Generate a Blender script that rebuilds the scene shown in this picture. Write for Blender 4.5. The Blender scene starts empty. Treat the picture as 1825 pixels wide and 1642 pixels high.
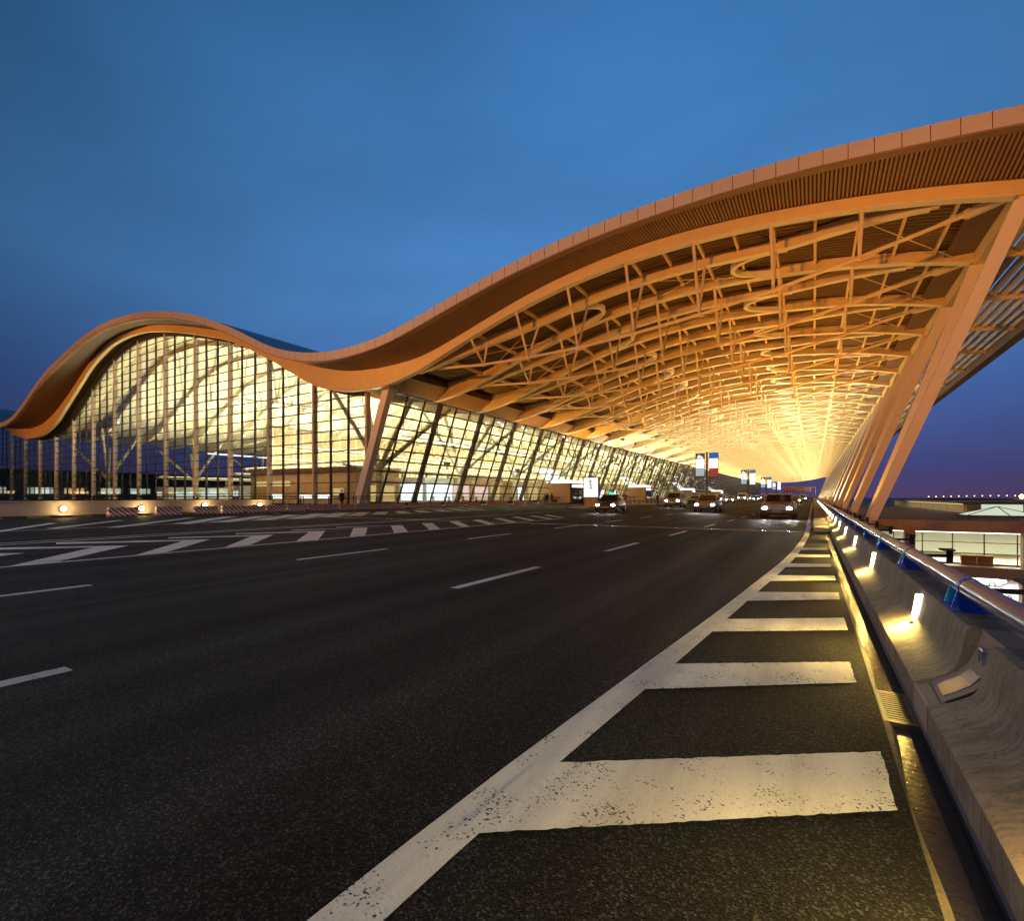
import bpy, bmesh, math, random
import numpy as np
from mathutils import Vector, Matrix
random.seed(7)
R = math.radians
scene = bpy.context.scene
COL = scene.collection

# ------------------------------------------------------------------ camera
EYE = 1.25                      # lens height over the road
FPX, CXP, HOR, VPX = 889.0, 912.5, 885.5, 1450.0
YAW = math.atan((VPX - CXP) / FPX)
SN, CS = math.sin(YAW), math.cos(YAW)
cam = bpy.data.cameras.new('camera'); camo = bpy.data.objects.new('camera', cam); COL.objects.link(camo)
camo.location = (0, 0, EYE); camo.rotation_euler = (R(90), 0, YAW)
cam.sensor_fit = 'HORIZONTAL'; cam.sensor_width = 36; cam.lens = FPX / 1825 * 36
cam.shift_y = (HOR - 821) / 1825
cam.clip_start = 0.05; cam.clip_end = 6000
scene.camera = camo

def ground(x, y, Z=0.0):        # where a sight line meets the level Z (survey of the painted markings)
    a = (x - CXP) / FPX; b = (HOR - y) / FPX
    t = (Z - EYE) / b
    return ((-SN + a * CS) * t, (CS + a * SN) * t)

# ------------------------------------------------------------------ sky
world = bpy.data.worlds.new('World'); scene.world = world; world.use_nodes = True
wn = world.node_tree; wn.nodes.clear(); wl = wn.links
o_ = wn.nodes.new('ShaderNodeOutputWorld'); bg = wn.nodes.new('ShaderNodeBackground')
tc = wn.nodes.new('ShaderNodeTexCoord'); sp = wn.nodes.new('ShaderNodeSeparateXYZ')
ramp = wn.nodes.new('ShaderNodeValToRGB')
wl.new(tc.outputs['Generated'], sp.inputs[0]); wl.new(sp.outputs['Z'], ramp.inputs[0])
def lin(r, g, b): return tuple(((c / 255) / 12.92 if c / 255 < .04045 else ((c / 255 + .055) / 1.055) ** 2.4) for c in (r, g, b)) + (1,)
els = [(0.0, (72, 58, 94)), (0.05, (62, 64, 112)), (0.16, (60, 88, 146)), (0.34, (72, 124, 182)), (0.6, (62, 118, 176)), (1.0, (44, 94, 154))]
ramp.color_ramp.elements[0].position = els[0][0]; ramp.color_ramp.elements[0].color = lin(*els[0][1])
ramp.color_ramp.elements[1].position = els[-1][0]; ramp.color_ramp.elements[1].color = lin(*els[-1][1])
for p, c in els[1:-1]:
    e = ramp.color_ramp.elements.new(p); e.color = lin(*c)
# evening glow side: brighter where the light still lingers, darker away from it
dt = wn.nodes.new('ShaderNodeVectorMath'); dt.operation = 'DOT_PRODUCT'
dt.inputs[1].default_value = (-math.sin(R(16)), math.cos(R(16)), 0.0)
wl.new(tc.outputs['Generated'], dt.inputs[0])
mr = wn.nodes.new('ShaderNodeMapRange'); mr.interpolation_type = 'SMOOTHSTEP'
mr.inputs['From Min'].default_value = 0.05; mr.inputs['From Max'].default_value = 0.97
mr.inputs['To Min'].default_value = 0.22; mr.inputs['To Max'].default_value = 1.18
wl.new(dt.outputs['Value'], mr.inputs['Value'])
# very soft cloud veil
nz = wn.nodes.new('ShaderNodeTexNoise'); nz.inputs['Scale'].default_value = 1.6; nz.inputs['Detail'].default_value = 4
mp = wn.nodes.new('ShaderNodeMapping'); mp.inputs['Scale'].default_value = (1, 1, 3.2)
wl.new(tc.outputs['Generated'], mp.inputs[0]); wl.new(mp.outputs[0], nz.inputs['Vector'])
mr2 = wn.nodes.new('ShaderNodeMapRange'); mr2.inputs['From Min'].default_value = .3; mr2.inputs['From Max'].default_value = .7
mr2.inputs['To Min'].default_value = .80; mr2.inputs['To Max'].default_value = 1.08
wl.new(nz.outputs['Fac'], mr2.inputs['Value'])
mu = wn.nodes.new('ShaderNodeMath'); mu.operation = 'MULTIPLY'
wl.new(mr.outputs[0], mu.inputs[0]); wl.new(mr2.outputs[0], mu.inputs[1])
wl.new(ramp.outputs[0], bg.inputs['Color']); wl.new(mu.outputs[0], bg.inputs['Strength'])
wl.new(bg.outputs[0], o_.inputs[0])

# ------------------------------------------------------------------ sun just under the horizon (a trace of after-glow) and exposure
sun = bpy.data.lights.new('sun', 'SUN'); sun.energy = 0.03; sun.angle = R(20); sun.color = (1, .7, .6)
suno = bpy.data.objects.new('sun', sun); COL.objects.link(suno); suno.rotation_euler = (R(80), 0, R(16 + 180))
scene.view_settings.view_transform = 'Standard'; scene.view_settings.look = 'None'
scene.view_settings.exposure = 0.0; scene.view_settings.gamma = 1.0; scene.view_settings.use_curve_mapping = False
cy = scene.cycles
cy.use_denoising = True; cy.max_bounces = 8; cy.diffuse_bounces = 3; cy.glossy_bounces = 3; cy.transparent_max_bounces = 16
cy.transmission_bounces = 4; cy.caustics_reflective = False; cy.caustics_refractive = False
cy.sample_clamp_indirect = 4.0; cy.use_light_tree = True

# ------------------------------------------------------------------ materials
MATS = {}
def mat(name, color, rough=.6, metal=0.0, emit=None, estr=0.0, noise=None, bump=None, spec=.5):
    m = bpy.data.materials.new(name); m.use_nodes = True
    n = m.node_tree.nodes; l = m.node_tree.links; b = n['Principled BSDF']
    b.inputs['Base Color'].default_value = (*color, 1); b.inputs['Roughness'].default_value = rough
    b.inputs['Metallic'].default_value = metal; b.inputs['Specular IOR Level'].default_value = spec
    if emit:
        b.inputs['Emission Color'].default_value = (*emit, 1); b.inputs['Emission Strength'].default_value = estr
    if noise:
        sc, amt = noise
        t = n.new('ShaderNodeTexCoord'); x = n.new('ShaderNodeTexNoise'); x.inputs['Scale'].default_value = sc; x.inputs['Detail'].default_value = 6
        x.inputs['Roughness'].default_value = .65
        l.new(t.outputs['Object'], x.inputs['Vector'])
        mrn = n.new('ShaderNodeMapRange'); mrn.inputs['From Min'].default_value = .25; mrn.inputs['From Max'].default_value = .75
        mrn.inputs['To Min'].default_value = 1 - amt; mrn.inputs['To Max'].default_value = 1 + amt
        l.new(x.outputs['Fac'], mrn.inputs['Value'])
        mx = n.new('ShaderNodeVectorMath'); mx.operation = 'SCALE'; mx.inputs[0].default_value = color
        l.new(mrn.outputs[0], mx.inputs['Scale']); l.new(mx.outputs[0], b.inputs['Base Color'])
    if bump:
        sc, st, ds = bump
        t = n.new('ShaderNodeTexCoord'); x = n.new('ShaderNodeTexNoise'); x.inputs['Scale'].default_value = sc; x.inputs['Detail'].default_value = 4
        l.new(t.outputs['Object'], x.inputs['Vector'])
        bp = n.new('ShaderNodeBump'); bp.inputs['Strength'].default_value = st; bp.inputs['Distance'].default_value = ds
        l.new(x.outputs['Fac'], bp.inputs['Height']); l.new(bp.outputs[0], b.inputs['Normal'])
    MATS[name] = m
    return m
def emis(name, color, st):
    m = bpy.data.materials.new(name); m.use_nodes = True
    n = m.node_tree.nodes; n.clear(); o = n.new('ShaderNodeOutputMaterial'); e = n.new('ShaderNodeEmission')
    e.inputs[0].default_value = (*color, 1); e.inputs[1].default_value = st
    m.node_tree.links.new(e.outputs[0], o.inputs[0]); MATS[name] = m
    return m
def glassmat(name, tint, refl_max=.55, refl_min=.03):
    m = bpy.data.materials.new(name); m.use_nodes = True
    n = m.node_tree.nodes; l = m.node_tree.links; n.clear()
    o = n.new('ShaderNodeOutputMaterial'); t = n.new('ShaderNodeBsdfTransparent'); t.inputs[0].default_value = (*tint, 1)
    g = n.new('ShaderNodeBsdfGlossy'); g.inputs['Roughness'].default_value = .02; g.inputs[0].default_value = (.9, .95, 1, 1)
    f = n.new('ShaderNodeFresnel'); f.inputs[0].default_value = 1.45
    mrn = n.new('ShaderNodeMapRange'); mrn.inputs['To Min'].default_value = refl_min - .02; mrn.inputs['To Max'].default_value = refl_max
    l.new(f.outputs[0], mrn.inputs['Value'])
    mx = n.new('ShaderNodeMixShader'); l.new(mrn.outputs[0], mx.inputs[0]); l.new(t.outputs[0], mx.inputs[1]); l.new(g.outputs[0], mx.inputs[2])
    l.new(mx.outputs[0], o.inputs[0]); MATS[name] = m
    return m

def asphalt_mat():
    m = bpy.data.materials.new('asphalt'); m.use_nodes = True
    n = m.node_tree.nodes; l = m.node_tree.links; b = n['Principled BSDF']; b.inputs['Specular IOR Level'].default_value = .14
    t = n.new('ShaderNodeTexCoord')
    fine = n.new('ShaderNodeTexVoronoi'); fine.inputs['Scale'].default_value = 130
    l.new(t.outputs['Object'], fine.inputs['Vector'])
    sep = n.new('ShaderNodeSeparateColor'); l.new(fine.outputs['Color'], sep.inputs[0])
    cr = n.new('ShaderNodeValToRGB')
    for k, (p, c) in enumerate(((0.0, .004), (.5, .008), (.82, .022), (1.0, .075))):
        e = cr.color_ramp.elements[0] if k == 0 else cr.color_ramp.elements[-1] if k == 3 else cr.color_ramp.elements.new(p)
        e.position = p; e.color = (c, c * .98, c * .97, 1)
    l.new(sep.outputs[0], cr.inputs[0])
    def noise(scale, det, vec):
        x = n.new('ShaderNodeTexNoise'); x.inputs['Scale'].default_value = scale; x.inputs['Detail'].default_value = det
        mpp = n.new('ShaderNodeMapping'); mpp.inputs['Scale'].default_value = vec
        l.new(t.outputs['Object'], mpp.inputs[0]); l.new(mpp.outputs[0], x.inputs['Vector']); return x
    big = noise(.35, 6, (1.6, .35, 1)); lanes = noise(1.0, 3, (1.1, .012, 1)); blot = noise(1.3, 5, (1, .6, 1))
    def rng(src, a, b2):
        r = n.new('ShaderNodeMapRange'); r.inputs['From Min'].default_value = .32; r.inputs['From Max'].default_value = .68
        r.inputs['To Min'].default_value = a; r.inputs['To Max'].default_value = b2; l.new(src.outputs['Fac'], r.inputs['Value']); return r
    m1 = n.new('ShaderNodeMath'); m1.operation = 'MULTIPLY'; l.new(rng(big, .7, 1.25).outputs[0], m1.inputs[0]); l.new(rng(lanes, .55, 1.6).outputs[0], m1.inputs[1])
    m2 = n.new('ShaderNodeMath'); m2.operation = 'MULTIPLY'; l.new(m1.outputs[0], m2.inputs[0]); l.new(rng(blot, .8, 1.15).outputs[0], m2.inputs[1])
    sc = n.new('ShaderNodeVectorMath'); sc.operation = 'SCALE'; l.new(cr.outputs[0], sc.inputs[0]); l.new(m2.outputs[0], sc.inputs['Scale'])
    l.new(sc.outputs[0], b.inputs['Base Color'])
    l.new(rng(lanes, .80, .62).outputs[0], b.inputs['Roughness'])
    bp = n.new('ShaderNodeBump'); bp.inputs['Strength'].default_value = .8; bp.inputs['Distance'].default_value = .006
    l.new(fine.outputs['Distance'], bp.inputs['Height']); l.new(bp.outputs[0], b.inputs['Normal'])
    MATS['asphalt'] = m
asphalt_mat()
def paint_mat():
    m = bpy.data.materials.new('road_paint'); m.use_nodes = True
    n = m.node_tree.nodes; l = m.node_tree.links; b = n['Principled BSDF']; b.inputs['Roughness'].default_value = .55
    t = n.new('ShaderNodeTexCoord')
    v = n.new('ShaderNodeTexVoronoi'); v.inputs['Scale'].default_value = 120; l.new(t.outputs['Object'], v.inputs['Vector'])
    q = n.new('ShaderNodeTexNoise'); q.inputs['Scale'].default_value = 5; q.inputs['Detail'].default_value = 6; l.new(t.outputs['Object'], q.inputs['Vector'])
    ma = n.new('ShaderNodeMath'); ma.operation = 'MULTIPLY_ADD'; ma.inputs[1].default_value = 1.1; l.new(q.outputs['Fac'], ma.inputs[0])
    sp = n.new('ShaderNodeSeparateColor'); l.new(v.outputs['Color'], sp.inputs[0]); l.new(sp.outputs[0], ma.inputs[2])
    cr = n.new('ShaderNodeValToRGB')
    cr.color_ramp.elements[0].position = .50; cr.color_ramp.elements[0].color = (.06, .06, .06, 1)
    cr.color_ramp.elements[1].position = .60; cr.color_ramp.elements[1].color = (.70, .69, .68, 1)
    e = cr.color_ramp.elements.new(1.0); e.color = (.82, .80, .77, 1)
    l.new(ma.outputs[0], cr.inputs[0])
    gm = n.new('ShaderNodeMapping'); gm.inputs['Scale'].default_value = (2.6, .25, 1); l.new(t.outputs['Object'], gm.inputs[0])
    gn = n.new('ShaderNodeTexNoise'); gn.inputs['Scale'].default_value = 1.6; gn.inputs['Detail'].default_value = 7; l.new(gm.outputs[0], gn.inputs['Vector'])
    gr_ = n.new('ShaderNodeMapRange'); gr_.inputs['From Min'].default_value = .34; gr_.inputs['From Max'].default_value = .62; gr_.inputs['To Min'].default_value = .66; gr_.inputs['To Max'].default_value = 1.0; l.new(gn.outputs['Fac'], gr_.inputs['Value'])
    gs = n.new('ShaderNodeVectorMath'); gs.operation = 'SCALE'; l.new(cr.outputs[0], gs.inputs[0]); l.new(gr_.outputs[0], gs.inputs['Scale']); l.new(gs.outputs[0], b.inputs['Base Color'])
    bp = n.new('ShaderNodeBump'); bp.inputs['Strength'].default_value = .5; bp.inputs['Distance'].default_value = .004
    l.new(v.outputs['Distance'], bp.inputs['Height']); l.new(bp.outputs[0], b.inputs['Normal'])
    MATS['road_paint'] = m
paint_mat()
def concrete_mat():
    m = bpy.data.materials.new('barrier_concrete'); m.use_nodes = True
    n = m.node_tree.nodes; l = m.node_tree.links; b = n['Principled BSDF']; b.inputs['Roughness'].default_value = .75
    t = n.new('ShaderNodeTexCoord')
    def noise(scale, det, vec, ro=.6, dist=0.0):
        x = n.new('ShaderNodeTexNoise'); x.inputs['Scale'].default_value = scale; x.inputs['Detail'].default_value = det; x.inputs['Roughness'].default_value = ro; x.inputs['Distortion'].default_value = dist
        mpp = n.new('ShaderNodeMapping'); mpp.inputs['Scale'].default_value = vec; l.new(t.outputs['Object'], mpp.inputs[0]); l.new(mpp.outputs[0], x.inputs['Vector']); return x
    big = noise(2.2, 8, (1, 1, 1), .7); streak = noise(6, 5, (1, 3.2, .5), .65, 1.2); pore = noise(55, 3, (1, 1, 1))
    mx = n.new('ShaderNodeMix'); mx.data_type = 'FLOAT'; mx.inputs[0].default_value = .5; l.new(big.outputs['Fac'], mx.inputs[2]); l.new(streak.outputs['Fac'], mx.inputs[3])
    cr = n.new('ShaderNodeValToRGB')
    for k, (p, c) in enumerate(((.30, (.075, .055, .04)), (.46, (.20, .155, .115)), (.60, (.33, .26, .195)), (.75, (.43, .36, .29)))):
        e = cr.color_ramp.elements[0] if k == 0 else cr.color_ramp.elements[-1] if k == 3 else cr.color_ramp.elements.new(p)
        e.position = p; e.color = (*c, 1)
    l.new(mx.outputs[0], cr.inputs[0])
    pr = n.new('ShaderNodeMapRange'); pr.inputs['From Min'].default_value = .30; pr.inputs['From Max'].default_value = .42; pr.inputs['To Min'].default_value = .45; pr.inputs['To Max'].default_value = 1; l.new(pore.outputs['Fac'], pr.inputs['Value'])
    sc = n.new('ShaderNodeVectorMath'); sc.operation = 'SCALE'; l.new(cr.outputs[0], sc.inputs[0]); l.new(pr.outputs[0], sc.inputs['Scale']); l.new(sc.outputs[0], b.inputs['Base Color'])
    ad = n.new('ShaderNodeMath'); ad.operation = 'ADD'; l.new(mx.outputs[0], ad.inputs[0]); l.new(pr.outputs[0], ad.inputs[1])
    bp = n.new('ShaderNodeBump'); bp.inputs['Strength'].default_value = .4; bp.inputs['Distance'].default_value = .006; l.new(ad.outputs[0], bp.inputs['Height']); l.new(bp.outputs[0], b.inputs['Normal'])
    MATS['barrier_concrete'] = m
concrete_mat()
def stripe_mat(name, c1, c2, freq):
    m = bpy.data.materials.new(name); m.use_nodes = True
    n = m.node_tree.nodes; l = m.node_tree.links; b = n['Principled BSDF']; b.inputs['Roughness'].default_value = .5
    t = n.new('ShaderNodeTexCoord'); s = n.new('ShaderNodeSeparateXYZ'); l.new(t.outputs['Object'], s.inputs[0])
    a = n.new('ShaderNodeMath'); a.operation = 'ADD'; l.new(s.outputs['Y'], a.inputs[0]); l.new(s.outputs['Z'], a.inputs[1])
    f = n.new('ShaderNodeMath'); f.operation = 'MULTIPLY'; f.inputs[1].default_value = freq; l.new(a.outputs[0], f.inputs[0])
    g = n.new('ShaderNodeMath'); g.operation = 'FRACT'; l.new(f.outputs[0], g.inputs[0])
    h = n.new('ShaderNodeMath'); h.operation = 'GREATER_THAN'; h.inputs[1].default_value = .5; l.new(g.outputs[0], h.inputs[0])
    x = n.new('ShaderNodeMix'); x.data_type = 'RGBA'; l.new(h.outputs[0], x.inputs[0]); x.inputs[6].default_value = (*c1, 1); x.inputs[7].default_value = (*c2, 1)
    l.new(x.outputs[2], b.inputs['Base Color']); MATS[name] = m
stripe_mat('barrier_stripes', (.72, .68, .66), (.34, .06, .07), 3.2)
stripe_mat('kerb_stripes', (.30, .24, .05), (.05, .045, .04), .5)

mat('beam_paint', (.78, .60, .32), .45, noise=(1.5, .06))
mat('column_paint', (.80, .74, .68), .5, noise=(2, .05))
mat('fascia_panel', (.56, .53, .55), .45, noise=(.8, .06))
mat('fascia_joint', (.16, .11, .10), .7)
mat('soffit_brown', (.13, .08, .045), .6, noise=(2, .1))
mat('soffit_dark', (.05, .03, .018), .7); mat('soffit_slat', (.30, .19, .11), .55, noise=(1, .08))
mat('deck_brown', (.17, .105, .055), .6, noise=(.6, .12))
mat('roof_metal', (.16, .19, .25), .45, metal=.3, noise=(.3, .1))
mat('hall_ceiling', (.82, .74, .54), .6, noise=(.4, .05))
mat('mullion_dark', (.022, .02, .018), .5)
mat('post_brown', (.09, .065, .045), .5); mat('post_cream', (.62, .50, .40), .5)
mat('steel_rod', (.80, .66, .42), .4, noise=(3, .05))
mat('ring_cream', (.84, .78, .62), .4)
mat('louver_cream', (.70, .62, .48), .5)
mat('floor_hall', (.40, .38, .34), .22, noise=(.5, .08))
mat('paving', (.23, .20, .18), .6, noise=(1.3, .18))
mat('kerb_stone', (.30, .27, .22), .7, noise=(4, .2))
mat('low_wall', (.33, .27, .25), .7, noise=(1.4, .16))
mat('rail_dark', (.035, .028, .03), .45, metal=.4)
mat('steel_bright', (.36, .42, .62), .27, metal=1.0)
mat('rail_sky_tint', (.10, .125, .24), .22, spec=.9); mat('steel_dull', (.35, .34, .33), .4, metal=.9)  # handrail blue-grey stands in for sky reflected in the steel
mat('post_blue', (.015, .08, .58), .35)
mat('post_blue_lit', (.02, .46, .90), .35)  # bracket blue again, lamp light painted in as a brighter colour
mat('bracket_black', (.012, .012, .014), .5)
mat('gutter_wet_shade', (.022, .02, .017), .2, noise=(6, .5), bump=(30, .3, .01))  # wet gutter; its near-black colour also carries the parapet toe shadow
mat('gutter_edge', (.085, .07, .05), .65, noise=(14, .6), bump=(60, .8, .01))
mat('grate_iron', (.09, .08, .07), .45, metal=.7)
mat('void_black', (.006, .006, .006), .8)
mat('slab_concrete', (.40, .30, .24), .75, noise=(.8, .15))
mat('annex_roof', (.10, .085, .075), .9, noise=(.25, .25))
mat('annex_wall', (.44, .41, .33), .7, noise=(.4, .08))
mat('ground_mat', (.10, .10, .10), .7, noise=(.2, .2))
mat('parking_floor', (.55, .54, .52), .35, noise=(.3, .1))
mat('tyre', (.014, .014, .014), .8)
mat('rim', (.45, .45, .47), .3, metal=.9)
mat('car_glass', (.012, .014, .018), .06, spec=.8)
mat('car_trim', (.02, .02, .02), .5)
mat('plate', (.05, .12, .45), .5)
for nme, c in (('car_dark', (.03, .032, .038)), ('car_silver', (.34, .35, .37)), ('car_white', (.72, .72, .72)), ('car_maroon', (.10, .02, .02)),
               ('car_green', (.02, .12, .09)), ('car_gold', (.30, .24, .14)), ('car_blue', (.03, .06, .16))):
    m_ = mat(nme, c, .28, metal=.25); m_.node_tree.nodes['Principled BSDF'].inputs['Coat Weight'].default_value = .6
mat('cloth_dark', (.018, .016, .018), .85); mat('cloth_navy', (.02, .025, .05), .85); mat('cloth_grey', (.10, .10, .10), .85); mat('cloth_brown', (.09, .055, .04), .85)
mat('skin', (.42, .27, .20), .55); mat('hair', (.012, .01, .009), .6)
mat('kiosk_brown', (.42, .27, .13), .55, noise=(.6, .1)); mat('counter_white', (.75, .76, .72), .45); mat('pillar_grey', (.62, .58, .44), .5)
mat('sign_frame', (.03, .03, .035), .5); mat('cone_orange', (.75, .16, .03), .5); mat('wood_brown', (.30, .15, .06), .6)
mat('pier_wall', (.10, .09, .07), .8); mat('hall_wall', (.42, .34, .20), .6, noise=(.3, .08)); mat('lamp_metal', (.25, .25, .25), .5, metal=.6)
glassmat('glass_clear', (.93, .97, .95), .5, .035)
glassmat('glass_roof', (.85, .95, .88), .5, .05)
emis('lamp_warm', (1, .78, .38), 26); emis('lamp_barrier', (1, .84, .50), 9); emis('lamp_white', (1, .96, .88), 22); emis('lamp_sodium', (1, .55, .18), 40)
emis('headlight', (1, .97, .92), 60); emis('uplight_lens', (1, .82, .45), 12); emis('shop_white', (1, .97, .95), 2.6); emis('shop_pink', (1, .62, .56), 1.6)
emis('shop_amber', (1, .66, .25), 1.1); emis('sign_white', (1, .97, 1.0), 1.15); emis('sign_blue', (.03, .16, .55), .8); emis('sign_red', (.42, .06, .04), .8)
emis('sign_grey', (.55, .66, .66), .7); emis('sign_teal', (.05, .25, .36), .8); emis('poster_paper', (1, .98, .93), 1.05); emis('led_red', (1, .12, .04), .55)
emis('taxi_green', (.05, 1, .6), 1.4); emis('strip_white', (1, .95, .8), 5.0); emis('far_warm', (1, .55, .25), 5); emis('screen_lit', (.9, 1, .95), 1.3)
emis('skylight_lit', (.85, .95, .72), .75); emis('tail_red', (1, .06, .03), 2.0)

# ------------------------------------------------------------------ mesh helpers
class MB:
    def __init__(s): s.v = []; s.f = []
    def box(s, x0, x1, y0, y1, z0, z1):
        b = len(s.v)
        s.v += [(x0, y0, z0), (x1, y0, z0), (x1, y1, z0), (x0, y1, z0), (x0, y0, z1), (x1, y0, z1), (x1, y1, z1), (x0, y1, z1)]
        s.f += [tuple(b + i for i in q) for q in ((3, 2, 1, 0), (4, 5, 6, 7), (0, 1, 5, 4), (1, 2, 6, 5), (2, 3, 7, 6), (3, 0, 4, 7))]
        return s
    def hexa(s, pts):
        b = len(s.v); s.v += [tuple(p) for p in pts]
        s.f += [tuple(b + i for i in q) for q in ((3, 2, 1, 0), (4, 5, 6, 7), (0, 1, 5, 4), (1, 2, 6, 5), (2, 3, 7, 6), (3, 0, 4, 7))]
        return s
    def bar(s, p, q, w, h, up=(0, 0, 1)):          # rectangular bar p->q, w across, h along up
        p, q = Vector(p), Vector(q); d = (q - p).normalized(); u = Vector(up); a = d.cross(u)
        if a.length < 1e-4: a = d.cross(Vector((0, 1, 0)))
        a.normalize(); u = a.cross(d).normalized(); a = a * w / 2; u = u * h / 2
        return s.hexa([p - a - u, p + a - u, q + a - u, q - a - u, p - a + u, p + a + u, q + a + u, q - a + u])
    def tube(s, p, q, r, n=8, r2=None):
        p, q = Vector(p), Vector(q); d = (q - p).normalized(); a = d.cross(Vector((0, 0, 1)))
        if a.length < 1e-4: a = Vector((1, 0, 0))
        a.normalize(); u = a.cross(d); r2 = r if r2 is None else r2; b = len(s.v)
        for i in range(n):
            t = 2 * math.pi * i / n; k = a * math.cos(t) + u * math.sin(t)
            s.v.append(tuple(p + k * r)); s.v.append(tuple(q + k * r2))
        for i in range(n):
            j = (i + 1) % n
            s.f.append((b + 2 * i, b + 2 * j, b + 2 * j + 1, b + 2 * i + 1))
        s.f.append(tuple(b + 2 * i for i in range(n))[::-1]); s.f.append(tuple(b + 2 * i + 1 for i in range(n)))
        return s
    def loft(s, rings, cap=True, closed=True):
        b = len(s.v); n = len(rings[0])
        for r in rings: s.v += [tuple(p) for p in r]
        for i in range(len(rings) - 1):
            for j in range(n if closed else n - 1):
                k = (j + 1) % n
                s.f.append((b + i * n + j, b + i * n + k, b + (i + 1) * n + k, b + (i + 1) * n + j))
        if cap and closed:
            s.f.append(tuple(b + j for j in range(n))[::-1]); s.f.append(tuple(b + (len(rings) - 1) * n + j for j in range(n)))
        return s
    def poly(s, pts):
        b = len(s.v); s.v += [tuple(p) for p in pts]; s.f.append(tuple(range(b, b + len(pts)))); return s
    def slab(s, pts, z0, z1):                      # prism over a plan polygon
        b = len(s.v); n = len(pts)
        s.v += [(p[0], p[1], z0) for p in pts] + [(p[0], p[1], z1) for p in pts]
        s.f.append(tuple(b + i for i in range(n))[::-1]); s.f.append(tuple(b + n + i for i in range(n)))
        for i in range(n):
            j = (i + 1) % n; s.f.append((b + i, b + j, b + n + j, b + n + i))
        return s
    def ball(s, c, r, n=10, m=6, sq=(1, 1, 1)):
        rings = []
        for i in range(m + 1):
            t = math.pi * i / m
            rings.append([(c[0] + sq[0] * r * max(math.sin(t), .01) * math.cos(2 * math.pi * j / n), c[1] + sq[1] * r * max(math.sin(t), .01) * math.sin(2 * math.pi * j / n), c[2] - sq[2] * r * math.cos(t)) for j in range(n)])
        return s.loft(rings)
    def mesh(s, name, m, smooth=False, fix=True):
        me = bpy.data.meshes.new(name); me.from_pydata(s.v, [], s.f)
        if fix:
            bm = bmesh.new(); bm.from_mesh(me); bmesh.ops.recalc_face_normals(bm, faces=bm.faces); bm.to_mesh(me); bm.free()
        if m: me.materials.append(MATS[m])
        if smooth:
            me.polygons.foreach_set('use_smooth', [True] * len(me.polygons)); me.set_sharp_from_angle(angle=R(38))
        me.update()
        return me
def link(name, me, parent=None, loc=None, rot=None, kind=None):
    o = bpy.data.objects.new(name, me); COL.objects.link(o)
    if parent: o.parent = parent
    if loc is not None: o.location = loc
    if rot is not None: o.rotation_euler = rot
    if kind: o['kind'] = kind
    return o
def build(mb, name, m, parent=None, kind=None, smooth=False, loc=None, rot=None):
    return link(name, mb.mesh(name, m, smooth), parent, loc, rot, kind)
def empty(name, loc=(0, 0, 0), rz=0):
    o = bpy.data.objects.new(name, None); COL.objects.link(o); o.location = loc; o.rotation_euler = (0, 0, rz); o.empty_display_size = .2
    return o
def tag(o, label, cat, group=None):
    o['label'] = label; o['category'] = cat
    if group: o['group'] = group
    return o
def copy_tree(o, parent=None):
    c = o.copy(); COL.objects.link(c); c.parent = parent
    for ch in o.children: copy_tree(ch, c)
    return c
def light(kind, loc, energy, color, parent=None, **kw):
    l = bpy.data.lights.new('lamp_light', kind); l.energy = energy; l.color = color
    rot = kw.pop('rot', (0, 0, 0))
    for k, v in kw.items(): setattr(l, k, v)
    o = bpy.data.objects.new('lamp_light', l); COL.objects.link(o); o.location = loc; o.rotation_euler = rot
    if parent: o.parent = parent
    return o

# ================================================================== SETTING
S = 8.77; YB = 36.5; YF = 32.3; YW = 38.5; NB = 53; YEND = YB + S * (NB - 1) + 4.4; LOW = -9.7
build(MB().poly([(-3000, -1500, LOW - .01), (3000, -1500, LOW - .01), (3000, 5000, LOW - .01), (-3000, 5000, LOW - .01)]), 'ground', 'ground_mat', kind='structure')
road = build(MB().box(-38.0, .33, -60, 620, -1.2, 0), 'road', 'asphalt', kind='structure')
# sheets need texture, keep the slab in one piece; gutter and parapet base to its right
gut = build(MB().box(.331, .50, -60, 620, -1.2, -.03), 'gutter', 'gutter_wet_shade', kind='structure')
build(MB().loft([[(.331, y, -.029), (.366 + .022 * math.sin(y * 3.1) * math.sin(y * 1.3 + 1), y, -.029), (.352 + .014 * math.sin(y * 3.1) * math.sin(y * 1.3 + 1), y, -.004), (.331, y, .001)] for y in np.arange(-6, 20.7, .12)]), 'gutter_edge', 'gutter_edge', parent=gut)
build(MB().box(.44, .499, -60, 20.7, -.2, -.028), 'gutter_channel', 'void_black', parent=gut)  # black strip painted for the shaded slot at the parapet toe
plinth = build(MB().box(.0, .498, 20.75, 620, .004, .13), 'kerb_strip', 'kerb_stone', kind='structure')
side = build(MB().box(-44.5, -38.25, -60, 620, -1.2, .15), 'pavement', 'paving', kind='structure')
kerb = build(MB().box(-38.249, -38.001, -60, 620, -1.2, .152), 'kerb', 'kerb_stripes', kind='structure')

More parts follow.
